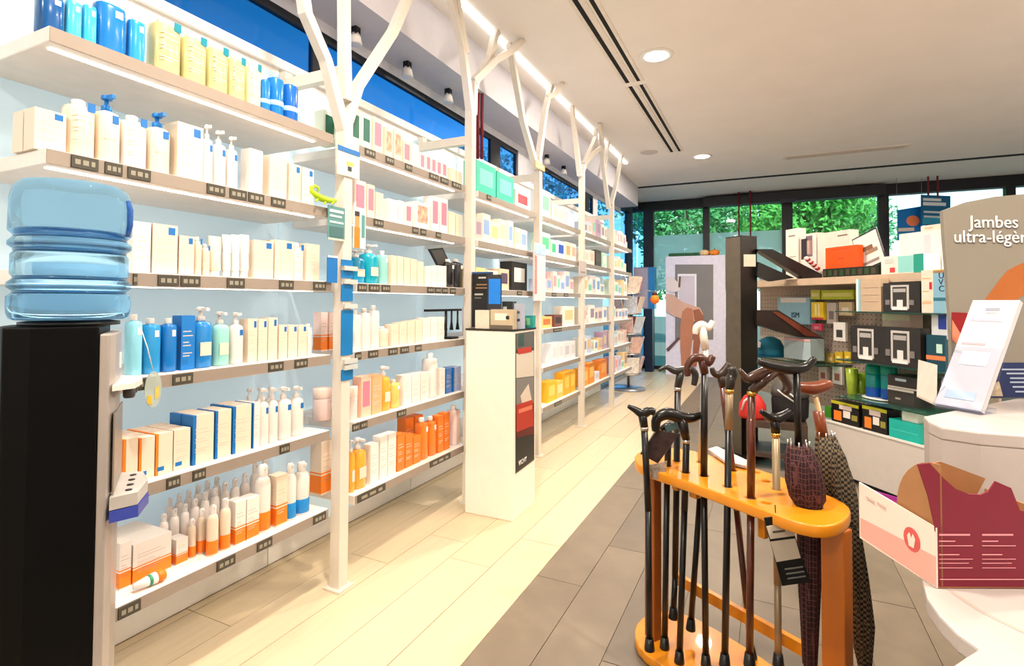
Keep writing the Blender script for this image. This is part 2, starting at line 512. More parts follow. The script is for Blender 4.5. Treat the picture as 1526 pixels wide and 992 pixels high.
for i, (a, b) in enumerate(BAYS):
    t = thing('shelf_bay', ['white wall shelf bay stocked beside the water cooler', 'white wall shelf bay between the first and second tree posts',
              'white wall shelf bay between the second and third tree posts', 'white wall shelf bay between the third and fourth tree posts',
              'white wall shelf bay between the fourth and fifth tree posts', 'short white wall shelf bay past the fifth tree post'][i],
              'shelving', (0, 0, 0), group='white wall shelf bays')
    BAYOBJ.append(t)
    pa, pb = (-0.6 if i == 0 else (BAYS[i-1][1]+a)/2), ((b+BAYS[i+1][0])/2 if i < 5 else b+0.05)
    mid = (pa+pb)/2
    part('back_panel', MB().box((XB-0.03, pa+0.002, 0.10), (XB, pb-0.002, 2.14)), panel_m, t)
    part('plinth', MB().box((XB-0.08, pa+0.002, 0.0), (XB-0.035, pb-0.002, 0.10)), WHITE, t)
    part('top_rail', MB().box((XB-0.03, pa+0.002, 2.165), (XB+0.012, pb-0.002, 2.205)).box((XB-0.03, pa+0.002, 2.14), (XB-0.008, pb-0.002, 2.165)), FASCIA, t)
    for j, z in enumerate(ZS):
        s = MB().box((XB, a, z-0.038), (XF, b, z))
        so = bev(part('shelf', s, FASCIA, t), 0.002, 1)
        SHELF[(i, j)] = so
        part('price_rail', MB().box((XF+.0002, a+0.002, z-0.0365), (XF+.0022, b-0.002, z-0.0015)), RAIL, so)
        part('led_strip', MB().box((XF-0.05, a+0.02, z-0.0405), (XF-0.035, b-0.06, z-0.0385)), led_m, so)
def ptag(i, j, x0, x1):
    z = ZS[j]-0.019
    ya, yb = yat(x0, XF, z), yat(x1, XF, z)
    link('price_tag', TAG, SHELF[(i, j)], (XF+.0022, (ya+yb)/2, z), scale=(1, yb-ya, 0.03))
TAGS = {(0, 1): [(105, 145), (155, 181), (189, 223), (307, 334), (341, 366), (369, 392), (403, 424)],
        (0, 2): [(197, 203), (234, 265), (268, 297), (337, 363), (415, 436), (466, 484)],
        (0, 3): [(192, 215), (256, 286), (399, 421), (438, 457)],
        (0, 4): [(247, 267), (286, 305), (416, 430)],
        (0, 5): [(175, 208), (322, 349), (382, 404), (466, 484)],
        (1, 0): [(543, 558), (574, 586), (603, 613), (639, 652), (656, 667), (673, 686)],
        (1, 1): [(556, 570), (614, 622), (626, 634), (649, 656)],
        (1, 2): [(532, 545), (549, 564), (568, 580), (636, 646), (648, 656), (658, 666), (670, 678)],
        (1, 3): [(528, 537), (548, 562), (578, 591), (596, 608), (618, 627)],
        (1, 4): [(524, 534), (536, 546), (591, 604)],
        (1, 5): [(532, 573), (640, 670)],
        (2, 0): [(725, 731)], (2, 2): [(718, 726), (770, 777)], (3, 2): [(822, 828), (840, 846)], (3, 3): [(824, 836)], (3, 5): [(826, 836)]}
for (i, j), l in TAGS.items():
    for x0, x1 in l:
        if i < 2 or True: ptag(i, j, x0, x1)

# ---------------------------------------------------- the tree posts
post_m = mat((220, 211, 198), 0.45, noise=0.02)
XP = -1.56
def P(x, y, dx=0.0):
    return at(x, y, X=XP+dx)
TREES = [
    (1.661, 168, [[(512, 195), (485, 90), (455, 20), (444, -60)], [(514, 150), (513, 60), (512, -80)], [(516, 180), (533, 128), (585, 48), (608, -5), (612, -80)]]),
    (2.685, 165, [[(702, 175), (689, 70), (672, 0), (664, -40)], [(704, 170), (706, 125), (728, 92), (737, 55), (748, 30)], [(705, 122), (738, 90), (762, 76), (778, 62)], [(693, 80), (681, 10), (676, -30)]]),
    (3.70, 235, [[(799, 250), (779, 180), (764, 92), (757, 58)], [(801, 245), (812, 165), (818, 140), (826, 112)], [(816, 146), (828, 140), (838, 128)]]),
    (4.75, 252, [[(864, 262), (855, 185), (851, 150)], [(866, 258), (877, 230), (888, 205), (886, 176)], [(870, 245), (880, 232), (898, 218), (894, 188)]]),
    (5.80, 300, [[(907, 310), (899, 250), (895, 203)], [(910, 305), (917, 280), (926, 233)], [(899, 252), (903, 235), (906, 210)]]),
]
for k, (y, fy, brs) in enumerate(TREES):
    t = thing('tree_post', 'white branching tree-shaped post, %s out from the cooler' % ORD[k], 'post', (XP, y, 0), group='white tree posts')
    org = Vector((XP, y, 0))
    zf = at(proj((XP, y, 1.9))[0], fy, X=XP).z
    part('trunk', MB().box((-0.024, -0.024, 0.008), (0.024, 0.024, zf)), post_m, t)
    part('foot_plate', MB().box((-0.042, -0.042, 0), (0.042, 0.042, 0.008)), post_m, t)
    for b in brs:
        out = 0.10 if b[-1] in ((778, 62), (894, 188), (838, 128)) else 0.0
        pts = [P(q[0], q[1], out*i_/max(1, len(b)-1))-org for i_, q in enumerate(b)]
        for n_, q in enumerate(pts):
            if q.z > ZC:
                p0 = pts[n_-1]; pts[n_] = p0.lerp(q, (ZC-p0.z)/(q.z-p0.z)); pts = pts[:n_+1]; break
        else:
            q, p0 = pts[-1], pts[-2]
            if b[-1][1] < 0: pts.append(Vector((q.x, q.y+(q.y-p0.y)*.3, ZC)))
            elif q.z > ZC-0.25: pts[-1] = Vector((q.x, q.y, ZC))
        part('branch', MB().tube(pts, [0.03]+[0.027]*(len(pts)-1), 4, smooth=False, sq=True), post_m, t)
    zr = 2.085
    part('arm', MB().box((XB+0.012-XP, -0.018, zr-0.024), (-0.02, 0.018, zr+0.024)).box((XB+0.012-XP, -0.02, zr+0.02), (XB+0.05-XP, 0.02, 2.14)), post_m, t)

# ---------------------------------------------------- products
UNIT = {}
def ukey(kind, pname, build, mats):
    k = (kind, pname, tuple(m.name for m in mats))
    if k not in UNIT:
        UNIT[k] = build().mesh(pname, list(mats))
    return UNIT[k]

def b_carton(): return MB().box((-.5, -.5, 0), (.5, .5, 1))
def b_square(): return MB().box((.5, .12, .80), (.508, .40, .95))
def b_square_low(): return MB().box((.5, -.4, .10), (.508, .0, .20))
def b_print():
    m = MB()
    for z, a, b in ((.70, -.38, .22), (.62, -.38, .34), (.50, -.38, .05), (.44, -.38, .20), (.30, -.38, .30), (.25, -.38, .12)):
        m.box((.5, a, z), (.505, b, z+.018))
    return m
def b_band(): return MB().box((-.502, -.502, .10), (.506, .502, .32))
def b_stripe(): return MB().box((-.502, -.502, .0), (.503, -.34, 1.001))
def b_wave(): return MB().box((-.502, -.502, .03), (.505, .502, .36)).box((-.502, -.502, .39), (.504, .502, .42))
def b_picture(): return MB().box((.5, -.36, .25), (.507, .36, .88))
def b_flat(): return MB().lathe([(.44, 0), (.5, .02), (.5, .80), (.46, .87), (.2, .89), (.2, .9)], 16, p=3.6)      # flat shoulder bottle
def b_cap(): return MB().lathe([(.22, .9), (.24, .905), (.24, .985), (.2, 1.0)], 14)
def b_capw(): return MB().lathe([(.46, .84), (.47, .85), (.47, .99), (.44, 1.0)], 16, p=3.0)
def b_pbody(): return MB().lathe([(.44, 0), (.5, .015), (.5, .66), (.44, .73), (.2, .765), (.18, .77)], 16, p=3.0)
def b_pump():
    m = MB().lathe([(.2, .77), (.22, .775), (.22, .84), (.1, .85), (.09, .93)], 12)
    m.lathe([(.2, .93), (.24, .94), (.22, .985), (.12, 1.0)], 12)
    m.box((.0, -.09, .935), (.62, .09, .985))
    return m
def b_can(): return MB().lathe([(.46, 0), (.5, .01), (.5, .93), (.47, .96), (.3, .965), (.28, 1.0)], 18)
def b_tube(): return MB().lathe([(.42, .14), (.5, .2), (.44, .6)], 16, sx=1, sy=1).add([(-.06, -.55, 1), (.06, -.55, 1), (.06, .55, 1), (-.06, .55, 1), (-.3, -.4, .58), (.3, -.4, .58), (.3, .4, .58), (-.3, .4, .58)], [(0, 1, 2, 3), (4, 5, 1, 0), (5, 6, 2, 1), (6, 7, 3, 2), (7, 4, 0, 3)], 0, True)
def b_tcap(): return MB().lathe([(.38, 0), (.4, .01), (.4, .13), (.36, .14)], 16)
def b_sbody(): return MB().lathe([(.46, 0), (.5, .015), (.5, .70), (.42, .78), (.25, .82)], 16)
def b_sband(): return MB().lathe([(.46, .03), (.508, .03), (.508, .30), (.46, .30)], 16)
def b_scap(): return MB().lathe([(.26, .82), (.28, .83), (.27, .97), (.2, 1.0)], 12).box((.1, -.08, .93), (.42, .08, .98))
def b_jar(): return MB().lathe([(.46, 0), (.5, .04), (.5, .66), (.47, .7)], 18)
def b_lid(): return MB().lathe([(.5, .7), (.52, .72), (.52, .97), (.49, 1.0)], 18)
def b_round_label(): return MB().box((.485, .02, .66), (.512, .27, .78))

BLUE = mat((20, 110, 185), 0.4, noise=0)
TEAL = mat((0, 130, 150), 0.4, noise=0)
ORANGE = mat((245, 130, 30), 0.4, noise=0)
PINKM = mat((232, 130, 150), 0.5, noise=0)
CREAM = mat((233, 216, 196), 0.5, noise=0.03)
WHT = mat((238, 233, 228), 0.4, noise=0.02)
def soft(rgb): return mat(rgb, 0.22, noise=0.04, scale=30, coat=0.3)
def parts_for(kind, c):
    """kind -> list of (part name, builder, material)"""
    body = mat(c, 0.45, noise=0.03) if kind.startswith('carton') or kind in ('plain', 'picture') else soft(c)
    return {
        'carton': [('box', b_carton, CREAM if c is None else body), ('label_square', b_square, BLUE), ('print', b_print, INK)],
        'carton_low': [('box', b_carton, body), ('label_square', b_square_low, BLUE), ('print', b_print, INK)],
        'carton_stripe': [('box', b_carton, body), ('stripe', b_stripe, BLUE), ('print', b_print, INK)],
        'carton_orange': [('box', b_carton, body), ('stripe', b_stripe, ORANGE), ('label_square', b_square_low, BLUE)],
        'carton_wave': [('box', b_carton, body), ('colour_band', b_wave, ORANGE), ('print', b_print, INK)],
        'carton_pink': [('box', b_carton, body), ('picture', b_picture, PINKM)],
        'carton_green': [('box', b_carton, body), ('picture', b_picture, mat((30, 100, 80), 0.5, noise=0))],
        'carton_face': [('box', b_carton, body), ('picture', b_picture, mat((225, 165, 140), 0.6, noise=0.5, scale=4))],
        'plain': [('box', b_carton, body), ('print', b_print, INK)],
        'flat': [('bottle', b_flat, body), ('cap', b_cap, WHT), ('label', b_round_label, WHT)],
        'flat_sq': [('bottle', b_flat, body), ('cap', b_cap, WHT), ('label_square', b_square, BLUE), ('print', b_print, INK)],
        'bigcap': [('bottle', b_flat, body), ('cap', b_capw, WHT), ('print', b_print, INK)],
        'yellow': [('bottle', b_flat, body), ('cap', b_cap, mat((244, 226, 200), 0.4)), ('label_square', b_square, TEAL), ('print', b_print, INK)],
        'pump': [('bottle', b_pbody, body), ('pump', b_pump, WHT), ('label_square', lambda: MB().box((.5, .02, .55), (.51, .3, .66)), BLUE)],
        'pump_plain': [('bottle', b_pbody, body), ('pump', b_pump, WHT), ('label', lambda: MB().box((.49, -.3, .2), (.51, .3, .42)), CREAM)],
        'bluepump': [('bottle', b_pbody, body), ('pump', b_pump, mat((20, 120, 205), 0.3, noise=0)), ('label_square', lambda: MB().box((.5, .02, .58), (.51, .3, .7)), BLUE), ('print', lambda: MB().box((.5, -.3, .35), (.505, .2, .37)), INK)],
        'can': [('can', b_can, body), ('label', lambda: MB().lathe([(.495, .3), (.508, .3), (.508, .42), (.495, .42)], 18), mat((170, 215, 240), 0.4))],
        'tube': [('tube', b_tube, body), ('cap', b_tcap, WHT)],
        'spray': [('bottle', b_sbody, body), ('colour_band', b_sband, ORANGE), ('spray_cap', b_scap, WHT)],
        'spray_blue': [('bottle', b_sbody, body), ('colour_band', b_sband, mat((30, 140, 215), 0.4)), ('spray_cap', b_scap, WHT)],
        'jar': [('jar', b_jar, body), ('lid', b_lid, mat((250, 226, 214), 0.4))],
    }[kind]
NAMEOF = {'flat': 'bottle', 'flat_sq': 'bottle', 'bigcap': 'bottle', 'yellow': 'shower_gel_bottle', 'pump': 'pump_bottle', 'pump_plain': 'pump_bottle', 'bluepump': 'pump_bottle',
          'can': 'round_bottle', 'tube': 'cream_tube', 'spray': 'spray_bottle', 'spray_blue': 'spray_bottle', 'jar': 'cream_jar'}
CATOF = {'bottle': 'bottle', 'shower_gel_bottle': 'bottle', 'pump_bottle': 'bottle', 'round_bottle': 'bottle', 'cream_tube': 'tube', 'spray_bottle': 'bottle', 'cream_jar': 'jar', 'carton': 'box'}
DEEPW = ['front', 'middle', 'back']

def product(kind, c, loc, d, w, h, label, group, rz=0.0, name=None):
    name = name or NAMEOF.get(kind, 'carton')
    t = thing(name, label, CATOF.get(name, 'box'), loc, rz, group, (d, w, h))
    for pn, bf, m in parts_for(kind, c):
        link(pn, ukey(kind, pn, bf, [m]), t)
    return t

def stock(i, j, items):
    """items: (kind, colour, look, x0, x1, ytop[, deep[, dx]]) in picture columns; stands each on shelf j of bay i"""
    z = ZS[j]+0.0005
    rows = []
    for it in items:
        kind, c, look, x0, x1, yt = it[:6]
        deep = it[6] if len(it) > 6 else 1
        dx = it[7] if len(it) > 7 else 0.0
        xf = XI-dx
        ya, yb = yat(x0, xf, z), yat(x1, xf, z)
        xc = (x0+x1)/2
        h = at(xc, yt, X=xf-0.01).z-z
        rows.append([ya, yb, kind, c, look, min(h, 0.245 if j else 0.4), deep, xf])
    rows.sort(key=lambda r: (round(r[7], 2) < XI-0.01, r[0]))
    last = {}
    for n_, (ya, yb, kind, c, look, h, deep, xf) in enumerate(rows):
        kx = round(xf, 2)
        ya = max(ya, last.get(kx, -9)+0.001)
        yb = max(yb, ya+0.012)
        last[kx] = yb
        w_ = yb-ya-0.0015
        is_c = kind.startswith('carton') or kind == 'plain'
        d = min(0.09, max(0.03, w_*0.95)) if not is_c else min(0.10, max(0.045, w_*0.8))
        if deep > 1: d = min(d, 0.31/deep-0.004)
        for q in range(deep):
            x = xf-d/2-q*(d+0.004)
            if x-d/2 < XB: break
            lab = '%s, %s along from the cooler, %s shelf, %s bay' % (look, ORD[n_], SH[j], BN[i])
            if q: lab = '%s, %s row back, %s from cooler, %s shelf, %s bay' % (look, ['one', 'two', 'three', 'four'][q-1], ORD[n_], SH[j], BN[i])
            product(kind, c, (x, (ya+yb)/2, z), d, w_, h, lab, 'products on the %s shelf, %s bay' % (SH[j], BN[i]), random.uniform(-.015, .015) if kind in ('pump', 'can') else 0.0)

CB, CY, DB, LB = (20, 120, 200), (70, 190, 225), (12, 84, 150), (40, 150, 215)
YEL, IV, WH, GW = (204, 196, 140), (233, 214, 192), (236, 229, 222), (226, 236, 226)
stock(0, 0, [
    ('flat', DB, 'big dark blue bottle', 60, 99, -14), ('flat', CY, 'cyan bottle with white cap', 100, 124, -4), ('flat', (60, 180, 225), 'short cyan bottle with white cap', 125, 146, 2),
    ('flat', CB, 'wide blue bottle', 147, 192, -2), ('flat', LB, 'light blue bottle with white cap', 194, 219, 24),
    ('yellow', YEL, 'yellow gel bottle', 233, 273, 28), ('yellow', YEL, 'yellow gel bottle', 276, 311, 50), ('yellow', YEL, 'yellow gel bottle', 313, 343, 66),
    ('yellow', YEL, 'yellow gel bottle', 344, 368, 82), ('yellow', (236, 226, 180), 'slim pale yellow gel bottle', 371, 391, 92),
    ('can', CB, 'blue round bottle', 392, 406, 120), ('can', CB, 'taller blue round bottle', 407, 428, 117), ('can', (16, 100, 190), 'blue round bottle', 429, 449, 127)])
stock(0, 1, [
    ('carton', IV, 'wide ivory carton with blue square', 50, 98, 166, 2), ('flat_sq', IV, 'tall ivory bottle with blue square', 102, 145, 148), ('bluepump', IV, 'ivory bottle with blue pump', 147, 183, 141),
    ('flat_sq', WH, 'white bottle with blue square', 185, 222, 172), ('bluepump', IV, 'ivory bottle with blue pump', 225, 257, 168), ('carton', (238, 222, 200), 'beige carton with blue square', 263, 302, 187),
    ('pump', WH, 'white pump bottle', 304, 319, 186), ('pump', WH, 'white pump bottle', 321, 339, 195), ('pump', WH, 'white pump bottle', 341, 356, 204),
    ('plain', WH, 'slim white carton', 371, 391, 224), ('plain', IV, 'ivory carton with small print', 401, 427, 235), ('carton', IV, 'narrow ivory carton', 430, 448, 246), ('carton', WH, 'narrow white carton', 450, 467, 252)])
stock(0, 2, [
    ('plain', WH, 'white carton with leafy print', 197, 224, 331), ('carton', IV, 'wide ivory carton with blue square', 226, 264, 335), ('carton', IV, 'ivory carton with blue square', 266, 289, 352),
    ('flat_sq', IV, 'small ivory bottle', 291, 302, 353), ('flat_sq', IV, 'small ivory bottle', 303, 314, 364), ('tube', IV, 'white cream tube on its cap', 316, 333, 352), ('tube', WH, 'white cream tube on its cap', 335, 347, 350),
    ('tube', WH, 'white cream tube on its cap', 348, 360, 350), ('tube', WH, 'white cream tube on its cap', 361, 374, 350), ('carton', IV, 'ivory carton with turquoise flower', 378, 407, 359), ('carton', IV, 'ivory carton with blue square', 409, 437, 359),
    ('flat_sq', WH, 'white bottle with blue square', 439, 454, 362), ('plain', IV, 'ivory carton with small print', 456, 476, 364)])
stock(0, 3, [
    ('flat', (140, 210, 230), 'clear cyan bottle with white cap', 192, 214, 468), ('flat', LB, 'blue bottle with white cap', 216, 242, 474), ('flat', CB, 'blue bottle with cream cap', 244, 266, 474), ('carton_low', CB, 'blue carton with white print', 269, 290, 470),
    ('pump_plain', (30, 130, 205), 'blue bottle with white pump', 292, 320, 457), ('pump_plain', (150, 215, 205), 'clear green bottle with white pump', 322, 345, 464), ('pump', WH, 'white pump bottle with blue square', 347, 365, 465),
    ('carton', IV, 'ivory carton with blue square', 369, 383, 475), ('carton', IV, 'ivory carton with blue square', 384, 398, 475), ('carton', IV, 'ivory carton with blue square', 399, 413, 473), ('carton', IV, 'ivory carton with blue square', 415, 428, 484),
    ('carton', IV, 'ivory carton with blue square', 429, 443, 484), ('carton', IV, 'ivory carton with blue square', 444, 457, 484), ('flat', WH, 'white bottle with red foot', 459, 466, 482)])
stock(0, 4, [
    ('carton_orange', IV, 'ivory carton with orange stripe', 183, 205, 652, 3), ('carton_orange', IV, 'ivory carton with orange stripe', 206, 230, 650, 3), ('carton_orange', IV, 'ivory carton with orange stripe', 231, 257, 644, 3), ('carton_low', IV, 'ivory carton with blue block', 258, 283, 638, 3),
    ('carton_stripe', IV, 'ivory carton with blue edge', 286, 318, 616, 2), ('carton_stripe', IV, 'ivory carton with blue edge', 320, 344, 610, 2), ('carton_stripe', IV, 'wide ivory carton with blue edge', 346, 374, 603, 2),
    ('carton_stripe', WH, 'narrow white carton with blue edge', 376, 387, 599, 2), ('pump', WH, 'white pump bottle', 389, 402, 578), ('pump', WH, 'white pump bottle', 403, 416, 577), ('pump', WH, 'white pump bottle', 419, 437, 576), ('pump', WH, 'white pump bottle', 439, 455, 575),
    ('pump', WH, 'white pump bottle', 368, 380, 578, 1, .11), ('pump', WH, 'white pump bottle', 384, 396, 577, 1, .11), ('pump', WH, 'white pump bottle', 400, 412, 576, 1, .11)])
stock(0, 5, [
    ('carton_wave', WH, 'white carton with orange band', 177, 195, 806, 1, .045), ('carton_wave', WH, 'wide white carton with orange band', 197, 255, 800, 2, .045), ('carton_wave', WH, 'small white carton with orange band', 262, 280, 800, 1, .045), ('spray', IV, 'small ivory spray bottle', 284, 295, 772, 1, .045),
    ('spray', IV, 'ivory spray bottle with orange foot', 297, 311, 757, 1, .045), ('spray', IV, 'ivory spray bottle with orange foot', 313, 329, 752), ('spray', IV, 'ivory spray bottle with orange foot', 332, 347, 742), ('carton_wave', WH, 'white carton with orange band', 350, 366, 744),
    ('carton_wave', WH, 'white carton with orange band', 367, 386, 739), ('spray', WH, 'big white spray bottle with orange foot', 388, 408, 692), ('carton_wave', IV, 'ivory carton with orange foot', 411, 428, 706), ('spray_blue', WH, 'white spray bottle with blue foot', 430, 445, 690), ('spray_blue', WH, 'white spray bottle with blue foot', 447, 466, 688),
    ('spray', WH, 'white spray bottle', 240, 254, 765, 1, .13), ('spray', WH, 'white spray bottle', 256, 270, 757, 1, .13), ('spray', WH, 'white spray bottle', 272, 285, 750, 1, .13), ('spray', WH, 'white spray bottle', 287, 300, 742, 1, .13), ('spray', WH, 'white spray bottle', 302, 315, 732, 1, .13),
    ('spray', WH, 'white spray bottle', 317, 330, 726, 1, .13), ('spray', WH, 'white spray bottle', 332, 345, 718, 1, .13), ('spray', WH, 'white spray bottle', 347, 360, 712, 1, .13), ('spray', WH, 'white spray bottle', 362, 375, 705, 1, .13), ('spray', WH, 'white spray bottle', 377, 390, 690, 1, .13), ('spray', WH, 'white spray bottle', 392, 405, 684, 1, .13),
    ('spray', WH, 'white spray bottle', 250, 262, 742, 1, .22), ('spray', WH, 'white spray bottle', 264, 276, 736, 1, .22), ('spray', WH, 'white spray bottle', 278, 290, 730, 1, .22), ('spray', WH, 'white spray bottle', 292, 304, 722, 1, .22), ('spray', WH, 'white spray bottle', 306, 318, 716, 1, .22), ('spray', WH, 'white spray bottle', 320, 332, 710, 1, .22)])
PK, LG, PE, AM, ORB = (244, 218, 212), (222, 232, 214), (246, 196, 170), (244, 172, 60), (240, 128, 40)
stock(1, 0, [
    ('carton_green', LG, 'pale carton with green panel', 523, 537, 166), ('carton_green', LG, 'pale carton with green panel', 539, 553, 172), ('carton_pink', IV, 'ivory carton with pink panel', 556, 570, 178), ('carton_face', IV, 'small ivory carton with portrait', 574, 585, 192), ('carton_face', IV, 'ivory carton with portrait', 587, 599, 196),
    ('carton_pink', IV, 'ivory carton with pink panel', 601, 612, 212), ('plain', WH, 'white carton', 614, 624, 216), ('carton_pink', WH, 'small white carton with dark pink panel', 626, 633, 229), ('carton_pink', WH, 'small white carton with dark pink panel', 635, 642, 232), ('carton_pink', WH, 'small white carton with dark pink panel', 643, 650, 236), ('carton_pink', WH, 'small white carton with dark pink panel', 651, 658, 240), ('carton_pink', WH, 'small white carton with dark pink panel', 659, 666, 243),
    ('plain', IV, 'small ivory carton', 672, 679, 252), ('plain', IV, 'small ivory carton', 681, 689, 257), ('carton_green', LG, 'pale carton with green print', 482, 500, 168, 1, .08)])
stock(1, 1, [
    ('carton_pink', PK, 'pink carton', 528, 545, 270), ('carton_pink', IV, 'ivory carton with pink panel', 547, 558, 276), ('plain', IV, 'ivory carton', 560, 571, 288), ('plain', WH, 'white carton', 579, 592, 298), ('plain', (226, 222, 234), 'pale lilac carton', 594, 602, 300), ('carton_pink', WH, 'white carton with pink panel', 604, 614, 304),
    ('carton_face', WH, 'white carton with baby picture', 619, 640, 303), ('carton_pink', WH, 'tall white carton with pink panel', 643, 654, 294), ('carton_pink', WH, 'tall white carton with pink panel', 656, 667, 297), ('plain', IV, 'ivory carton', 669, 678, 316), ('plain', IV, 'ivory carton', 680, 689, 320)])
stock(1, 2, [
    ('pump_plain', (10, 150, 200), 'turquoise pump bottle', 529, 547, 372), ('pump_plain', (0, 165, 190), 'turquoise pump bottle', 549, 567, 364), ('flat', (150, 215, 205), 'pale green bottle', 569, 580, 374), ('plain', IV, 'ivory carton', 583, 591, 381), ('plain', IV, 'ivory carton', 592, 601, 382), ('plain', IV, 'ivory carton', 602, 611, 384), ('plain', IV, 'ivory carton', 612, 621, 386), ('plain', IV, 'ivory carton', 622, 631, 390),
    ('plain', WH, 'small white carton', 634, 642, 398), ('plain', WH, 'small white carton', 643, 651, 397), ('plain', WH, 'small white carton', 652, 660, 396), ('flat', (30, 30, 32), 'black bottle', 668, 679, 386), ('flat', (40, 40, 44), 'black bottle', 681, 692, 386)])
stock(1, 3, [
    ('carton_wave', PK, 'white carton with pink foot', 478, 488, 465, 1, .09), ('carton_wave', PK, 'white carton with pink foot', 490, 500, 465, 1, .09), ('flat', WH, 'tall white bottle', 528, 540, 462), ('flat', WH, 'white bottle', 542, 554, 459), ('flat', WH, 'white bottle', 556, 567, 455), ('flat', IV, 'short ivory bottle', 569, 581, 486),
    ('plain', IV, 'ivory carton', 583, 594, 483), ('plain', IV, 'ivory carton', 595, 606, 480), ('plain', IV, 'ivory carton', 607, 618, 478), ('plain', IV, 'ivory carton', 619, 629, 476), ('plain', WH, 'white carton', 630, 641, 473), ('plain', WH, 'white carton', 642, 652, 472), ('plain', WH, 'white carton', 653, 662, 472)])
stock(1, 4, [
    ('jar', PK, 'pale pink jar', 479, 500, 578, 1, .09), ('jar', PK, 'pale pink jar', 524, 536, 575), ('carton_pink', PE, 'pink carton', 538, 553, 560), ('plain', (246, 176, 130), 'peach orange carton', 554, 569, 558), ('pump_plain', AM, 'amber pump bottle', 571, 584, 545), ('flat', (246, 200, 110), 'pale amber bottle', 586, 598, 565),
    ('plain', WH, 'white carton', 601, 613, 558), ('plain', WH, 'white carton', 614, 626, 556), ('plain', WH, 'white carton', 627, 639, 554), ('flat', WH, 'tall white bottle', 642, 654, 526), ('plain', WH, 'small white carton', 656, 663, 548), ('carton_stripe', (90, 130, 200), 'small blue carton', 664, 673, 548), ('carton_stripe', (170, 180, 215), 'small lilac carton', 675, 687, 546)])
stock(1, 5, [
    ('carton_wave', IV, 'ivory carton with orange lid', 478, 499, 655, 1, .09), ('pump_plain', AM, 'amber pump bottle', 523, 530, 655), ('pump_plain', AM, 'amber pump bottle', 532, 549, 652), ('plain', WH, 'white carton', 552, 564, 660), ('plain', WH, 'white carton', 566, 577, 648), ('plain', WH, 'white carton', 578, 590, 644), ('plain', ORB, 'orange carton', 592, 603, 645), ('plain', ORB, 'orange carton', 604, 615, 646), ('plain', ORB, 'orange carton', 616, 627, 648),
    ('flat', ORB, 'orange bottle', 629, 640, 622), ('flat', ORB, 'orange bottle', 642, 652, 620), ('plain', ORB, 'tall orange carton', 653, 661, 618), ('plain', ORB, 'tall orange carton', 662, 670, 614), ('flat', PK, 'pink bottle', 678, 688, 603),
    ('plain', ORB, 'orange carton', 604, 616, 622, 1, .1), ('plain', ORB, 'orange carton', 618, 630, 618, 1, .1)])
# farther bays: one mesh per product, a box or bottle of two colours
PAL = [((246, 240, 232), 'white'), ((244, 214, 208), 'pale pink'), ((236, 190, 180), 'pink'), ((244, 230, 206), 'cream'), ((214, 236, 220), 'pale green'), ((206, 216, 238), 'pale blue'), ((190, 160, 190), 'mauve'), ((244, 206, 150), 'peach')]
ACC = [((236, 160, 166), 'pink'), ((140, 205, 175), 'green'), ((140, 170, 215), 'blue'), ((244, 196, 140), 'orange'), ((160, 140, 160), 'mauve'), ((214, 198, 176), 'beige')]
def small(i, j, ya, yb, h, c, a, look, n_, bottle=False, d=None):
    w_ = yb-ya
    d = d or min(0.1, w_*0.9)
    m = MB()
    if bottle:
        m.lathe([(.46, 0), (.5, .02), (.5, .66), (.3, .76)], 12, mi=0); m.lathe([(.32, .76), (.32, .98), (.28, 1.0)], 10, mi=1)
    else:
        m.box((-.5, -.5, 0), (.5, .5, 1), 0); m.box((.5, -.34, .3), (.51, .34, .8), 1)
    nm = 'bottle' if bottle else 'carton'
    k = ('far', bottle, c, a)
    if k not in UNIT: UNIT[k] = m.mesh(nm, [soft(c) if bottle else mat(c, 0.5, noise=0.03), mat(a, 0.5, noise=0)])
    o = link(nm, UNIT[k], None, (XI-d/2, (ya+yb)/2, ZS[j]+0.0005), scale=(d, w_-0.002, h))
    tag(o, '%s, %s along from the cooler, %s shelf, %s bay' % (look, ORD[n_], SH[j], BN[i]), CATOF[nm], 'products on the %s shelf, %s bay' % (SH[j], BN[i]))
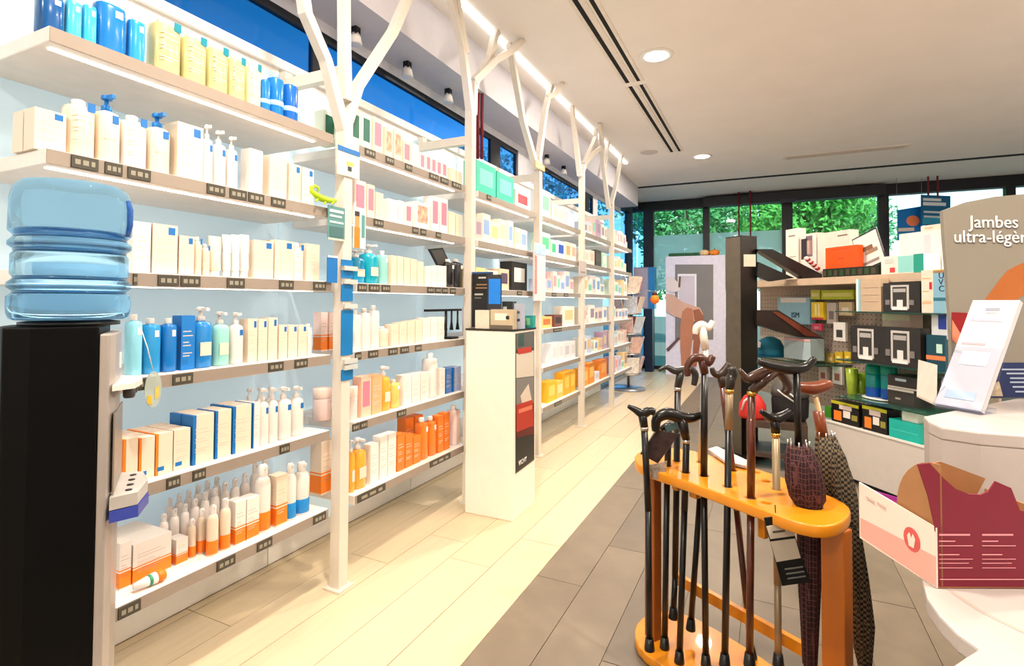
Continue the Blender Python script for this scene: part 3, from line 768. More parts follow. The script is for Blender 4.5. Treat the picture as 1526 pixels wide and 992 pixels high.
FIX = {(2, 0): [((60, 190, 165), (120, 215, 195), 'big green gift carton', 2.80, 3.06, .20, 0), ((56, 180, 158), (110, 210, 190), 'big green gift carton', 3.07, 3.33, .19, 0), ((240, 232, 228), (200, 70, 80), 'white carton with red stripes', 3.36, 3.60, .13, 0)],
       (2, 2): [((246, 214, 150), (230, 120, 90), 'cream carton with orange panel', 2.80, 2.93, .13, 0), ((40, 38, 36), (230, 226, 220), 'black carton with white star shape', 3.30, 3.56, .20, 0), ((244, 232, 216), (240, 150, 60), 'cream carton with orange panel', 2.95, 3.10, .12, 0), ((226, 200, 170), (90, 70, 90), 'beige carton with dark panel', 3.12, 3.26, .14, 0)],
       (3, 0): [((226, 230, 228), (120, 210, 150), 'tall framed card with green emblem', 3.82, 4.02, .22, 0), ((246, 206, 196), (240, 180, 170), 'pale pink carton', 4.05, 4.22, .15, 0), ((246, 206, 196), (240, 190, 180), 'pale pink carton', 4.23, 4.40, .15, 0), ((206, 200, 236), (240, 240, 246), 'lilac carton', 4.42, 4.62, .13, 0)],
       (3, 1): [((214, 240, 222), (90, 200, 140), 'white carton with green panel', 3.82, 4.02, .18, 0), ((200, 236, 214), (70, 180, 130), 'pale green carton', 4.04, 4.16, .14, 0), ((240, 240, 246), (40, 80, 180), 'white carton with blue drop', 4.18, 4.36, .15, 0), ((246, 216, 190), (240, 160, 110), 'peach carton', 4.38, 4.52, .16, 0), ((244, 230, 214), (200, 170, 150), 'cream carton', 4.53, 4.66, .16, 0)],
       (3, 3): [((246, 200, 120), (230, 120, 60), 'peach carton with orange panel', 3.84, 4.06, .09, 0), ((120, 70, 60), (60, 40, 40), 'dark brown carton', 4.12, 4.30, .10, 0), ((246, 240, 226), (246, 210, 150), 'white carton', 4.32, 4.62, .17, 0)],
       (3, 4): [((240, 238, 240), (226, 222, 226), 'white carton', 4.06, 4.20, .16, 0), ((240, 238, 240), (226, 222, 226), 'white carton', 4.21, 4.35, .16, 0), ((240, 236, 238), (210, 205, 215), 'white carton', 4.36, 4.50, .15, 0), ((240, 238, 240), (226, 222, 226), 'white carton', 4.51, 4.65, .15, 0)],
       (3, 5): [((250, 190, 40), (246, 216, 110), 'yellow carton', 3.97, 4.16, .16, 0), ((250, 200, 90), (250, 226, 160), 'pale orange carton', 4.17, 4.34, .14, 0), ((250, 180, 30), (250, 210, 90), 'yellow carton', 4.35, 4.50, .19, 0), ((250, 180, 30), (250, 210, 90), 'yellow carton', 4.51, 4.65, .19, 0)],
       (4, 1): [((246, 232, 220), (230, 210, 196), 'cream carton', 4.86, 5.06, .14, 0), ((240, 224, 210), (220, 196, 180), 'beige carton', 5.07, 5.24, .15, 0), ((66, 60, 50), (90, 80, 66), 'dark brown carton', 5.28, 5.48, .17, 0), ((190, 226, 206), (230, 240, 232), 'pale green carton', 5.52, 5.70, .16, 0)],
       (4, 5): [((250, 170, 50), (250, 210, 110), 'orange carton', 4.86, 5.04, .17, 0), ((244, 150, 50), (250, 200, 110), 'orange carton', 5.06, 5.24, .20, 0), ((236, 232, 236), (210, 210, 220), 'white carton', 5.26, 5.42, .09, 0), ((246, 140, 40), (246, 180, 90), 'orange carton', 5.44, 5.70, .19, 0)]}
rr = random.Random(3)
for i in range(2, 6):
    a, b = BAYS[i]
    for j in range(6):
        if (i, j) in FIX:
            for n_, (c, ac, look, ya, yb, h, bo) in enumerate(FIX[(i, j)]): small(i, j, ya, yb, h, c, ac, look, n_, bool(bo), 0.09)
            continue
        if (i, j) == (2, 4): continue
        y, n_ = a+0.03, 0
        while y < b-0.06:
            w_ = rr.uniform(0.07, 0.13)*(1 if i < 4 else 1.25)
            h = rr.uniform(0.10, 0.19)
            (c, cn), (ac, an) = rr.choice(PAL[:4] if j in (1, 3) else PAL), rr.choice(ACC)
            bo = rr.random() < 0.25 and w_ < 0.1
            if y+w_ > b-0.02: break
            small(i, j, y, y+w_, h, c, ac, '%s %s with %s %s' % (cn, 'bottle' if bo else 'carton', an, 'cap' if bo else 'panel'), n_, bo)
            y += w_+(0.003 if rr.random() < .7 else 0.03)
            n_ += 1
#@@PART2
def plate(o, xd, wd, ht, th=0.004):       # MB slab standing at o, width along xd, thickness out of its face
    x = Vector(xd).normalized(); n = x.cross(Vector((0, 0, 1)))
    o = Vector(o)
    return MB().slab([o, o+x*wd, o+x*wd+Vector((0, 0, ht)), o+Vector((0, 0, ht))], n, th)
def flat_poly(pix, hitf, n, lift, th=0.002):
    return MB().slab([hitf(*q)+Vector(n)*lift for q in pix], n, th)
FH = Vector((fwd.x, fwd.y, 0)).normalized()
RH = Vector((rgt0.x, rgt0.y, 0))

# ---------------------------------------------------- things on and by the shelves
t = thing('toy_lizard', 'lime green toy lizard curling off the shelf end by the first tree post', 'toy', (0, 0, 0))
lime = mat((176, 214, 30), 0.4)
z1 = ZS[1]+0.012
pl = [at(x, y, X=-1.535) for x, y in ((500, 299), (488, 298), (478, 295), (470, 290), (464, 285), (464, 279), (470, 277), (475, 280), (473, 285))]
part('body', MB().tube(pl, [.008, .012, .014, .012, .008, .007, .006, .005, .004], 8), lime, t)
for x, y in ((470, 300), (482, 304), (494, 304)):
    part('leg', MB().tube([at(x+6, y-6, X=-1.535), at(x, y, X=-1.525)], [.005, .003], 6), lime, t)
c = (yat(482, XF, .4)+yat(235, XF, .4))/2
ya, yb = yat(206, -1.56, .345), yat(250, -1.56, .345)
t = thing('cream_tube', 'white cream tube with orange cap lying flat on the bottom shelf', 'tube', (-1.580, ya, ZS[5]+.0175))
part('tube', MB().tube([(0, 0, 0), (.0, (yb-ya)*.72, 0)], [.010, .0165], 12), WHT, t)
part('cap', MB().tube([(0, (yb-ya)*.72, 0), (0, yb-ya, 0)], [.0165, .0165], 12), ORANGE, t)
part('colour_band', MB().tube([(0, (yb-ya)*.45, 0), (0, (yb-ya)*.55, 0)], [.0151, .0158], 12), mat((60, 150, 110), .4), t)
# clear oval tag on a string
t = thing('hanging_tag', 'clear oval plastic tag with orange print dangling from the fourth shelf', 'tag', (0, 0, 0))
p0, p1 = at(209, 486, X=-1.545), at(228, 551, X=-1.535)
part('string', MB().tube([p0, p0.lerp(p1, .5)+Vector((.004, 0, 0)), p1], .0015, 6), WHT, t)
pc = at(228, 580, X=-1.53)
ov = [(pc.x, pc.y+.023*math.cos(a), pc.z+.05*math.sin(a)) for a in [2*PI*k/24 for k in range(24)]]
part('disc', MB().slab(ov, (1, 0, 0), .002), mat((214, 226, 216), .2, trans=.5), t)
part('print', MB().slab([(pc.x+.002, pc.y-.016, pc.z-.035), (pc.x+.002, pc.y-.004, pc.z-.042), (pc.x+.002, pc.y-.004, pc.z-.015), (pc.x+.002, pc.y-.016, pc.z-.015)], (1, 0, 0), .001), mat((240, 180, 60), .4), t)
part('print', MB().slab([(pc.x+.002, pc.y+.004, pc.z-.03), (pc.x+.002, pc.y+.014, pc.z-.022), (pc.x+.002, pc.y+.014, pc.z+.008), (pc.x+.002, pc.y+.004, pc.z+.002)], (1, 0, 0), .001), mat((236, 196, 80), .4), t)
# cards fixed to the first post
def card(name, label, x0, x1, y0, y1, X, rgb, marks, cat='sign'):
    t = thing(name, label, cat, (0, 0, 0))
    f = lambda x, y: at(x, y, X=X)
    a, b = f(x0, (y0+y1)/2), f(x1, (y0+y1)/2)
    zt, zb = f((x0+x1)/2, y0).z, f((x0+x1)/2, y1).z
    part('card', MB().box((X-.004, a.y, zb), (X, b.y, zt)), mat(rgb, .4, noise=.02), t)
    for (u0, v0, u1, v1, c_) in marks:
        part('print', MB().box((X, a.y+(b.y-a.y)*u0, zb+(zt-zb)*v0), (X+.0015, a.y+(b.y-a.y)*u1, zb+(zt-zb)*v1)), mat(c_, .5, noise=0), t)
    return t
card('post_card', 'white card with blue top band on the first tree post below its fork', 503, 536, 221, 263, -1.53, (236, 226, 206), [(0, .82, 1, 1, (30, 110, 180)), (.45, .2, .62, .36, (40, 60, 60)), (.4, .4, .7, .52, (230, 200, 90))])
card('post_card', 'teal notice with white lines on the first tree post beside the lizard', 489, 514, 308, 358, -1.532, (92, 140, 140), [(.08, .82, .9, .9, (220, 232, 230)), (.08, .68, .8, .74, (190, 215, 212)), (.08, .5, .9, .56, (190, 215, 212)), (.08, .1, .9, .4, (70, 110, 112)), (0, 0, 1, .05, (236, 216, 190))])
card('post_card', 'picture card of a person in orange beside the first tree post', 527, 545, 314, 370, -1.532, (206, 226, 226), [(.05, .0, .5, .55, (235, 130, 30)), (.1, .55, .45, .84, (226, 150, 90)), (.08, .84, .45, .97, (60, 46, 40)), (.65, .3, .9, .9, (90, 150, 150))])
card('post_card', 'plain blue plate beside the first tree post at mid height', 488, 503, 381, 421, -1.532, (24, 112, 186), [(0, .93, 1, 1, (240, 236, 230))])
t = thing('post_banner', 'long blue strip with pale clips running down the first tree post', 'sign', (0, 0, 0))
for y0, y1 in ((386, 396), (402, 414), (423, 449), (461, 531), (551, 568)):
    a, b = at(509, (y0+y1)/2, X=-1.532), at(526, (y0+y1)/2, X=-1.532)
    part('strip', MB().box((-1.536, a.y, a.z-(y1-y0)/2*.0026), (-1.532, b.y, a.z+(y1-y0)/2*.0026)), mat((16, 116, 182), .35), t)
for y in (398, 418, 455, 538, 547):
    a, b = at(512, y, X=-1.53), at(531, y+4, X=-1.53)
    part('clip', MB().box((-1.531, a.y, a.z-.012), (-1.522, b.y, a.z+.006)), mat((196, 200, 196), .3), t)
# tablet stand and black stand on second bay
t = thing('tablet_stand', 'black tilted tester display on the third shelf of the second bay', 'display', (0, 0, 0))
f = lambda x, y: at(x, y, X=-1.62)
q = [f(639, 371), f(660, 369), f(672, 395), f(652, 396)]
part('screen', MB().slab(q, (-1, 0, 0), .008), BLACK, t)
part('screen_face', MB().slab([p.lerp(sum(q, Vector())/4, .18) for p in q], (1, 0, 0), .001), mat((74, 66, 60), .3), t)
pz = f(660, 398)
part('foot', MB().box((-1.63, pz.y-.02, ZS[2]), (-1.60, pz.y+.05, pz.z+.005)), WHT, t)
t = thing('brush_stand', 'black metal stand with hanging brushes on the fourth shelf of the second bay', 'display stand', (0, 0, 0))
f = lambda x, y: at(x, y, X=-1.60)
part('bar', MB().box((-1.61, f(634, 460).y, f(660, 462).z-.006), (-1.59, f(686, 460).y, f(660, 462).z+.006)), BLACK, t)
for x in (664, 673, 682):
    a = f(x, 462)
    part('brush', MB().tube([(-1.6, a.y, a.z), (-1.6, a.y, a.z-.07), (-1.6, a.y, a.z-.11)], [.005, .006, .012], 8), BLACK, t)
a, b = f(668, 505), f(684, 505)
b.y = min(b.y, 2.60)
part('base', MB().box((-1.64, a.y, ZS[3]), (-1.58, b.y, ZS[3]+.012)), BLACK, t)
part('upright', MB().box((-1.645, (a.y+b.y)/2-.006, ZS[3]), (-1.635, (a.y+b.y)/2+.006, f(660, 462).z)), BLACK, t)

# ---------------------------------------------------- water cooler
CX, CYY = -1.411, 0.656
t = thing('water_cooler', 'black and silver floor-standing water cooler under a big blue bottle', 'water cooler', (CX, CYY, 0), math.radians(57))
silver = mat((172, 164, 158), .35, metal=.3, noise=.03)
shell = MB()
ol = [(.062, -.100), (-.05, -.100), (-.095, -.088), (-.112, -.05), (-.115, 0), (-.112, .05), (-.095, .088), (-.05, .100), (.062, .100)]
shell.prism(ol, 0.02, 1.092)
bev(part('shell', shell, mat((7, 7, 8), .45, noise=.1, ior=1.2), t), .004)
bev(part('front_panel', MB().prism([(.0625, -.098), (.080, -.094), (.088, -.06), (.09, 0), (.088, .06), (.080, .094), (.0625, .098)], .02, 1.075), silver, t), .004)
part('top_collar', MB().lathe([(.09, 1.0921), (.09, 1.10), (.06, 1.104)], 24), BLACK, t)
part('tap_ledge', MB().prism([(.086, -.095), (.125, -.07), (.135, 0), (.125, .07), (.086, .095)], .95, .962), mat((226, 222, 214), .3), t)
for yy in (-.035, .035):
    part('tap', MB().lathe([(.010, .925), (.012, .93), (.012, .95)], 10, c=(.112, yy, 0)), mat((60, 60, 60), .4), t)
part('recess', MB().box((.0885, -.085, .725), (.0915, .085, .90)), mat((150, 138, 126), .35, metal=.4), t)
part('drip_tray', MB().prism([(.086, -.1), (.135, -.085), (.15, 0), (.135, .085), (.086, .1)], .695, .722), mat((200, 196, 190), .3, metal=.3), t)
for yy in (-.06, -.02, .02, .06):
    part('drain_hole', MB().lathe([(.007, .7221), (.007, .7235)], 10, c=(.117, yy, 0)), BLACK, t)
part('tray_bumper', MB().prism([(.086, -.1), (.137, -.086), (.152, 0), (.137, .086), (.086, .1)], .668, .693), mat((56, 70, 160), .35), t)
part('badge', MB().box((.0885, .0, .99), (.092, .022, 1.025)), WHT, t)
for yy in (-.075, .075):
    part('foot', MB().lathe([(.02, 0), (.02, .02)], 12, c=(-.05, yy, 0)), BLACK, t)
    part('foot', MB().lathe([(.02, 0), (.02, .02)], 12, c=(.05, yy, 0)), BLACK, t)
b = thing('water_bottle', 'big ridged blue water bottle upside down on the water cooler', 'bottle', (CX, CYY, 1.1045))
water = bpy.data.materials.new('blue_water')
water.use_nodes = True
t_ = water.node_tree
t_.nodes.clear()
o_ = t_.nodes.new('ShaderNodeOutputMaterial')
gl_ = t_.nodes.new('ShaderNodeBsdfGlass'); gl_.inputs['Color'].default_value = (.80, .93, 1, 1); gl_.inputs['IOR'].default_value = 1.22; gl_.inputs['Roughness'].default_value = .02
tp_ = t_.nodes.new('ShaderNodeBsdfTransparent'); tp_.inputs[0].default_value = (.66, .86, .99, 1)
mx_ = t_.nodes.new('ShaderNodeMixShader'); mx_.inputs[0].default_value = .4
t_.links.new(gl_.outputs[0], mx_.inputs[1]); t_.links.new(tp_.outputs[0], mx_.inputs[2]); t_.links.new(mx_.outputs[0], o_.inputs[0])
prof = [(.095, 0), (.102, .004), (.106, .016), (.107, .03), (.107, .050), (.096, .060), (.107, .070), (.107, .080), (.096, .090), (.102, .098), (.102, .140), (.095, .15), (.107, .160), (.107, .168), (.096, .18), (.107, .192), (.106, .262), (.100, .287), (.090, .299), (.06, .304), (.0, .300)]
prof = [(r_*1.02, z_) for r_, z_ in prof]
part('bottle', MB().lathe(prof, 40), water, b)
for z_ in (.060, .090, .150, .180):
    part('ring', MB().lathe([(.0975, z_-.004), (.101, z_), (.0975, z_+.004)], 40), mat((90, 165, 225), .08, trans=.7, noise=0), b)
part('water', MB().lathe([(.094, .006), (.099, .03), (.099, .05), (.090, .06), (.099, .07), (.099, .08), (.090, .09), (.096, .1), (.096, .138), (.089, .15), (.097, .16), (.097, .196)], 36), mat((214, 236, 250), .02, trans=1.0, ior=1.33, noise=0), b)
hc = Vector((math.cos(math.radians(40))*.107, math.sin(math.radians(40))*.107, .235))
part('handle', MB().tube([hc+Vector((-.004, 0, -.045)), hc+Vector((.003, .002, -.02)), hc+Vector((.003, .002, .015)), hc+Vector((-.004, 0, .035))], .007, 10), mat((60, 120, 200), .1, trans=.6), b)

# ---------------------------------------------------- display pedestal
t = thing('display_pedestal', 'tall white display plinth standing in front of the second tree post', 'plinth', (-1.353, 2.69, 0))
bev(part('body', MB().box((-.143, -.147, .0), (.143, .153, .99)), mat((244, 236, 222), .4, noise=.015), t), .003)
part('top_tray', MB().box((-.146, -.15, .99), (.146, .156, 1.0)), mat((44, 42, 38), .3), t)
XPF = -1.353+.1435
def ped_poly(pix, rgb, lift, nm='picture', th=.001):
    v = [at(x, y, X=XPF) for x, y in pix]
    o = part(nm, MB().slab(v, (1, 0, 0), th), mat(rgb, .4, noise=0), None)
    o.location = (lift, 0, 0)
    o.parent = t; o.location = Vector((lift, 0, 0))-t.location
    return o
ped_poly([(768, 497), (796, 493), (796, 685), (768, 706)], (84, 74, 64), 0, 'poster')
ped_poly([(769, 498), (795, 494), (795, 518), (769, 522)], (100, 96, 92), .0012)
ped_poly([(772, 498), (780, 497), (780, 515), (772, 516)], (60, 84, 76), .0022)
ped_poly([(770, 520), (790, 516), (792, 524), (772, 528)], (190, 60, 44), .0024)
ped_poly([(769, 527), (795, 522), (795, 560), (769, 563)], (212, 200, 184), .0012)
ped_poly([(769, 564), (795, 561), (795, 600), (769, 604)], (128, 124, 118), .0012)
ped_poly([(775, 590), (787, 572), (792, 598), (778, 604)], (214, 196, 178), .0022)
ped_poly([(769, 603), (793, 595), (794, 634), (769, 644)], (178, 52, 34), .0024)
ped_poly([(772, 610), (792, 603), (792, 609), (772, 616)], (220, 120, 90), .0034)
ped_poly([(769, 645), (795, 634), (795, 646), (769, 652)], (96, 30, 22), .0026)
ped_poly([(769, 653), (795, 647), (795, 683), (769, 703)], (38, 34, 30), .0012)
p = at(772, 694, X=XPF)+Vector((.0026, 0, 0))
text_part('VICHY', .036, t, Matrix.Translation(-Vector(t.location)) @ frame(p, (0, 1, 0)), mat((230, 226, 218), .5, noise=0))
# things on the plinth
zt = 1.0002
def on_ped(nm, label, cat, x0, x1, ytop, Y, rgb, d, marks=()):
    xa, xb = at(x0, 470, Y=Y).x, at(x1, 470, Y=Y).x
    h = at((x0+x1)/2, ytop, Y=Y).z-zt
    t = thing(nm, label, cat, ((xa+xb)/2, Y, zt))
    w_ = xb-xa-.001
    part('box', MB().box((-w_/2, 0, 0), (w_/2, d, h)), mat(rgb, .4), t)
    for u0, v0, u1, v1, c_ in marks:
        part('print', MB().box((-w_/2+w_*u0, -.0015, h*v0), (-w_/2+w_*u1, 0, h*v1)), mat(c_, .4, noise=0), t)
    return t
on_ped('display_card', 'tall black display board with fine print standing on the plinth', 'display', 703, 731, 405, 2.66, (32, 30, 30), .03, [(.35, .88, .75, .91, (200, 200, 200)), (.25, .76, .8, .78, (170, 130, 90)), (.2, .70, .8, .72, (170, 130, 90)), (.15, .58, .6, .61, (190, 190, 180)), (.15, .52, .5, .54, (120, 118, 112)), (0, .97, 1, 1, (40, 90, 150))])
on_ped('display_card', 'dark card with bright blue picture standing on the plinth', 'display', 726, 747, 409, 2.625, (52, 52, 58), .006, [(.1, .45, .95, .92, (30, 130, 230)), (.3, .30, .9, .34, (150, 150, 150)), (.3, .22, .8, .26, (130, 130, 130))])
on_ped('carton', 'pale speckled carton at the front of the plinth below the black board', 'box', 708, 729, 462, 2.56, (222, 212, 192), .05)
on_ped('carton', 'silver and dark carton lying in the middle of the plinth', 'box', 731, 764, 461, 2.56, (196, 180, 150), .055, [(.2, .45, .75, .8, (246, 236, 214)), (.7, .5, .85, .68, (40, 36, 34)), (0, 0, 1, .2, (110, 98, 84))])
on_ped('carton', 'narrow lilac grey carton on the plinth beside the silver one', 'box', 766, 777, 452, 2.625, (170, 176, 192), .05, [(.2, .6, .8, .7, (90, 90, 110)), (.2, .3, .8, .4, (60, 64, 96))])
on_ped('cream_jar', 'small green jar box at the door end of the plinth', 'box', 781, 794, 470, 2.77, (40, 150, 140), .04, [(.2, .2, .7, .8, (130, 200, 150))])
on_ped('carton', 'small white and black carton behind the silver one on the plinth', 'box', 748, 764, 449, 2.72, (60, 66, 64), .05, [(.1, .1, .45, .8, (236, 234, 226)), (.7, .1, .95, .5, (220, 214, 190))])
# clear leaflet pocket hanging on the third post
t = thing('leaflet_pocket', 'long pale plastic leaflet pocket hanging on the third tree post', 'leaflet holder', (0, 0, 0))
a, b = at(795, 410, X=-1.50), at(812, 410, X=-1.50)
zt_, zb_ = at(803, 363, X=-1.50).z, at(803, 448, X=-1.50).z
part('pocket', MB().box((-1.505, a.y, zb_), (-1.495, b.y, zt_)), mat((214, 206, 206), .3), t)
part('print', MB().box((-1.495, a.y+.01, zb_+.05), (-1.493, a.y+.05, zt_-.09)), mat((206, 130, 120), .4, noise=.3, scale=60), t)
part('print', MB().box((-1.495, a.y+.01, zt_-.08), (-1.493, b.y-.01, zt_-.01)), mat((170, 190, 226), .3), t)
card('post_card', 'small grey card clipped to the fourth tree post', 863, 874, 389, 411, -1.53, (196, 180, 172), [(.2, .2, .8, .3, (150, 136, 130))])
card('post_card', 'little orange flag on the fork of the third tree post', 798, 812, 243, 252, -1.525, (226, 150, 90), [(.2, .3, .8, .5, (240, 200, 160))])

# ---------------------------------------------------- stand with walking sticks
amber = mat((216, 136, 20), .35, noise=.10, scale=6, stretch=(1, 1, .3), coat=.3)
amber2 = mat((176, 94, 14), .35, noise=.14, scale=14, stretch=(1, 1, .12), coat=.3)
TZ = .62
stand = thing('walking_stick_stand', 'amber wooden walking stick stand with drilled top board and base tray', 'stand', (-.1, 1.72, 0))
SO = Vector(stand.location)
outl = [(946, 682), (955, 694), (990, 705), (1060, 729), (1125, 753), (1180, 775), (1222, 784), (1250, 779), (1266, 764), (1262, 752), (1235, 738), (1149, 705), (1080, 684), (1019, 668), (975, 667), (952, 674)]
P2 = [at(x, y, Z=TZ)-SO for x, y in outl]
P2 = [(p.x, p.y) for p in P2]
holes = [(963, 683), (994, 693), (1010, 686), (1023, 703), (1049, 708), (1083, 724), (1118, 741), (1148, 746), (1126, 703), (1141, 718), (1155, 728), (1205, 752)]
slotp = [(1030, 683), (1112, 716), (1125, 711), (1048, 681)]
def board2d(outline, hole_list, th, z, rim):
    cu = bpy.data.curves.new('b', 'CURVE'); cu.dimensions = '2D'; cu.fill_mode = 'BOTH'; cu.extrude = th/2; cu.bevel_depth = rim; cu.bevel_resolution = 1
    def spl(pts):
        s_ = cu.splines.new('POLY'); s_.points.add(len(pts)-1)
        for i_, (x, y) in enumerate(pts): s_.points[i_].co = (x, y, 0, 1)
        s_.use_cyclic_u = True
    # smooth outline
    o2 = []
    n = len(outline)
    for i_ in range(n):
        a_, b_ = outline[i_], outline[(i_+1) % n]
        o2 += [(a_[0]*.75+b_[0]*.25, a_[1]*.75+b_[1]*.25), (a_[0]*.25+b_[0]*.75, a_[1]*.25+b_[1]*.75)]
    spl(o2)
    for h in hole_list: spl(h)
    tmp = bpy.data.objects.new('tmp', cu); COL.objects.link(tmp)
    bpy.context.view_layer.update()
    me = bpy.data.meshes.new_from_object(tmp.evaluated_get(bpy.context.evaluated_depsgraph_get()))
    bpy.data.objects.remove(tmp); bpy.data.curves.remove(cu)
    me.materials.clear()
    return me
def circ(c, r, n=20): return [(c[0]+r*math.cos(2*PI*k/n), c[1]+r*math.sin(2*PI*k/n)) for k in range(n)]
CROSS = []
me = board2d(P2, [], .022, 0, .004); me.materials.append(amber)
link('base_tray', me, stand, (0, 0, .02))
def zrect(px, w_, d_, za, zb, m, nm, ang=0.0):
    p = at(*px, Z=TZ)-SO
    M = Matrix.Translation((p.x, p.y, 0)) @ Matrix.Rotation(ang, 4, 'Z')
    bev(part(nm, MB().box((-w_/2, -d_/2, za), (w_/2, d_/2, zb), 0, M), m, stand), .004)
ANG = math.radians(-34)
zrect((1246, 766), .058, .04, .035, TZ-.03, amber2, 'upright', ANG)
zrect((973, 685), .045, .035, .035, TZ-.03, mat((140, 74, 20), .4, noise=.15, scale=14, stretch=(1, 1, .12)), 'upright', ANG)
zrect((1035, 705), .028, .02, TZ-.075, TZ-.03, amber, 'bracket', ANG)
zrect((1008, 695), .022, .02, TZ-.075, TZ-.03, amber, 'bracket', ANG)
zrect((1137, 740), .022, .02, TZ-.11, TZ-.03, amber, 'bracket', ANG)
a, b = at(1012, 676, Z=TZ)-SO+FH*.03, at(1225, 742, Z=TZ)-SO+FH*.03
dd = (b-a).normalized(); nn = dd.cross(Vector((0, 0, 1)))
mb = MB().slab([Vector((a.x, a.y, .165)), Vector((b.x, b.y, .165)), Vector((b.x, b.y, .20)), Vector((a.x, a.y, .20))], nn, .018)
part('stretcher', mb, amber, stand)

def plane_pt(Q, x, y): return hit(x, y, Q, FH)
blk = mat((16, 15, 15), .3)
brown = mat((78, 30, 14), .3, noise=.25, scale=20, coat=.4)
dkbr = mat((58, 34, 24), .28, noise=.2, scale=20, coat=.4)
beige = mat((150, 132, 104), .35, metal=.3)
gold = mat((212, 170, 80), .25, metal=1.0)
def cane(label, Qpx, shaft, handle, rads, hm, collar=None, cm=None, Qoff=0.0, r=.0105, tip=True, hole=True):
    """shaft: [(x, y, material)] from the top down in picture points of the cane's own upright plane"""
    Q = at(*Qpx, Z=TZ)+FH*Qoff
    t = thing('walking_stick', label, 'walking stick', (Q.x, Q.y, 0), group='walking sticks in the stand')
    O = Vector(t.location)
    pts = [plane_pt(Q, x, y) for x, y, m in shaft]
    if pts[-1].z < .036:
        p0, p1 = pts[-2], pts[-1]
        pts[-1] = p0.lerp(p1, (p0.z-.036)/(p0.z-p1.z))
    for k in range(len(pts)-1):
        za_ = TZ-.015
        if pts[k].z > za_ >= pts[k+1].z and hole:
            c_ = pts[k].lerp(pts[k+1], (pts[k].z-za_)/(pts[k].z-pts[k+1].z))-SO
            CROSS.append((c_.x, c_.y, .0165))
        part('shaft', MB().tube([pts[k]-O, pts[k+1]-O], r*(1.0 if k == 0 else .92), 12), shaft[k][2], t)
    if tip:
        d_ = (pts[-1]-pts[-2]).normalized()
        part('rubber_tip', MB().tube([pts[-1]-d_*.035-O, pts[-1]-d_*.004-O, pts[-1]-O], [r*1.15, r*1.5, r*1.5], 12), blk, t)
    hpts, hrad = smooth([plane_pt(Q, x, y)-O for x, y in handle], list(rads))
    part('handle', MB().tube(hpts, hrad, 14), hm, t)
    p = pts[0]
    part('stem_socket', MB().tube([plane_pt(Q, *handle[len(handle)//2])-O, p-O], [max(rads)*.95, r*1.15], 12), hm, t)
    if collar:
        d_ = (pts[1]-pts[0]).normalized()
        part('collar', MB().tube([p-O, p+d_*.010-O], r*1.18, 14), cm or STEEL, t)
    return t
cane('black walking stick hooked outside the stand, at its aisle end', (948, 706), [(960, 636, blk), (966, 760, blk), (968, 968, blk)], [(936, 605), (946, 610), (957, 616), (968, 612), (975, 614)], [.006, .010, .015, .013, .011], blk, True, hole=False)
cane('black walking stick mostly hidden behind the dark leaflet', (994, 693), [(996, 650, blk), (994, 720, blk), (990, 992, blk)], [(984, 640), (996, 634), (1008, 640)], [.007, .012, .007], blk, True)
cane('black walking stick with grey curved derby handle and beige foot ring', (1010, 686), [(1010, 577, blk), (1006, 860, blk), (1003, 921, blk)], [(981, 552), (993, 547), (1004, 552), (1015, 552), (1028, 550), (1036, 558), (1034, 574)], [.005, .008, .012, .014, .013, .012, .009], mat((44, 44, 42), .3), True)
cane('black walking stick with thick rounded black handle', (1023, 703), [(1023, 655, blk), (1020, 760, blk), (1012, 992, blk)], [(977, 642), (979, 624), (995, 616), (1015, 622), (1034, 622), (1050, 616)], [.012, .016, .019, .018, .014, .009], blk, True)
cane('black walking stick with brown derby handle, tallest at the front', (1049, 708), [(1050, 556, blk), (1049, 710, blk), (1052, 992, blk)], [(1025, 560), (1024, 546), (1033, 534), (1046, 534), (1055, 540), (1063, 530)], [.009, .010, .012, .014, .014, .009], mat((72, 38, 28), .3, noise=.2), None)
cane('tall aluminium crutch with pale cap standing behind the sticks', (1056, 688), [(1051, 520, mat((190, 186, 176), .3, metal=.6)), (1043, 740, blk), (1029, 938, blk)], [(1036, 498), (1038, 488), (1046, 484), (1056, 488), (1062, 478)], [.008, .012, .014, .012, .008], mat((230, 222, 210), .4), None)
cane('walking stick with beige upper tube and dark grip seen end-on', (1083, 724), [(1087, 580, beige), (1086, 640, blk), (1080, 992, blk)], [(1090, 548), (1092, 556), (1090, 566)], [.012, .014, .012], mat((38, 34, 30), .3), True, gold)
cane('slim brown walking stick leaning behind the beige one', (1100, 700), [(1077, 575, brown), (1098, 760, brown), (1122, 992, brown)], [(1061, 548), (1064, 556), (1074, 558), (1082, 549), (1086, 541)], [.007, .010, .014, .012, .008], mat((50, 38, 32), .35), None)
cane('brown wooden walking stick with broad derby handle and gold collar', (1118, 741), [(1120, 583, brown), (1119, 740, brown), (1117, 992, brown)], [(1102, 550), (1112, 563), (1124, 561), (1140, 553), (1155, 552), (1167, 560), (1174, 576), (1168, 586)], [.005, .011, .015, .014, .013, .013, .013, .011], dkbr, True, gold)
cane('grey adjustable walking stick with black derby handle and gold collar', (1155, 728), [(1156, 645, beige), (1159, 870, beige), (1160, 992, blk)], [(1134, 612), (1142, 618), (1154, 624), (1166, 620), (1178, 612)], [.007, .011, .016, .013, .009], blk, True, gold)

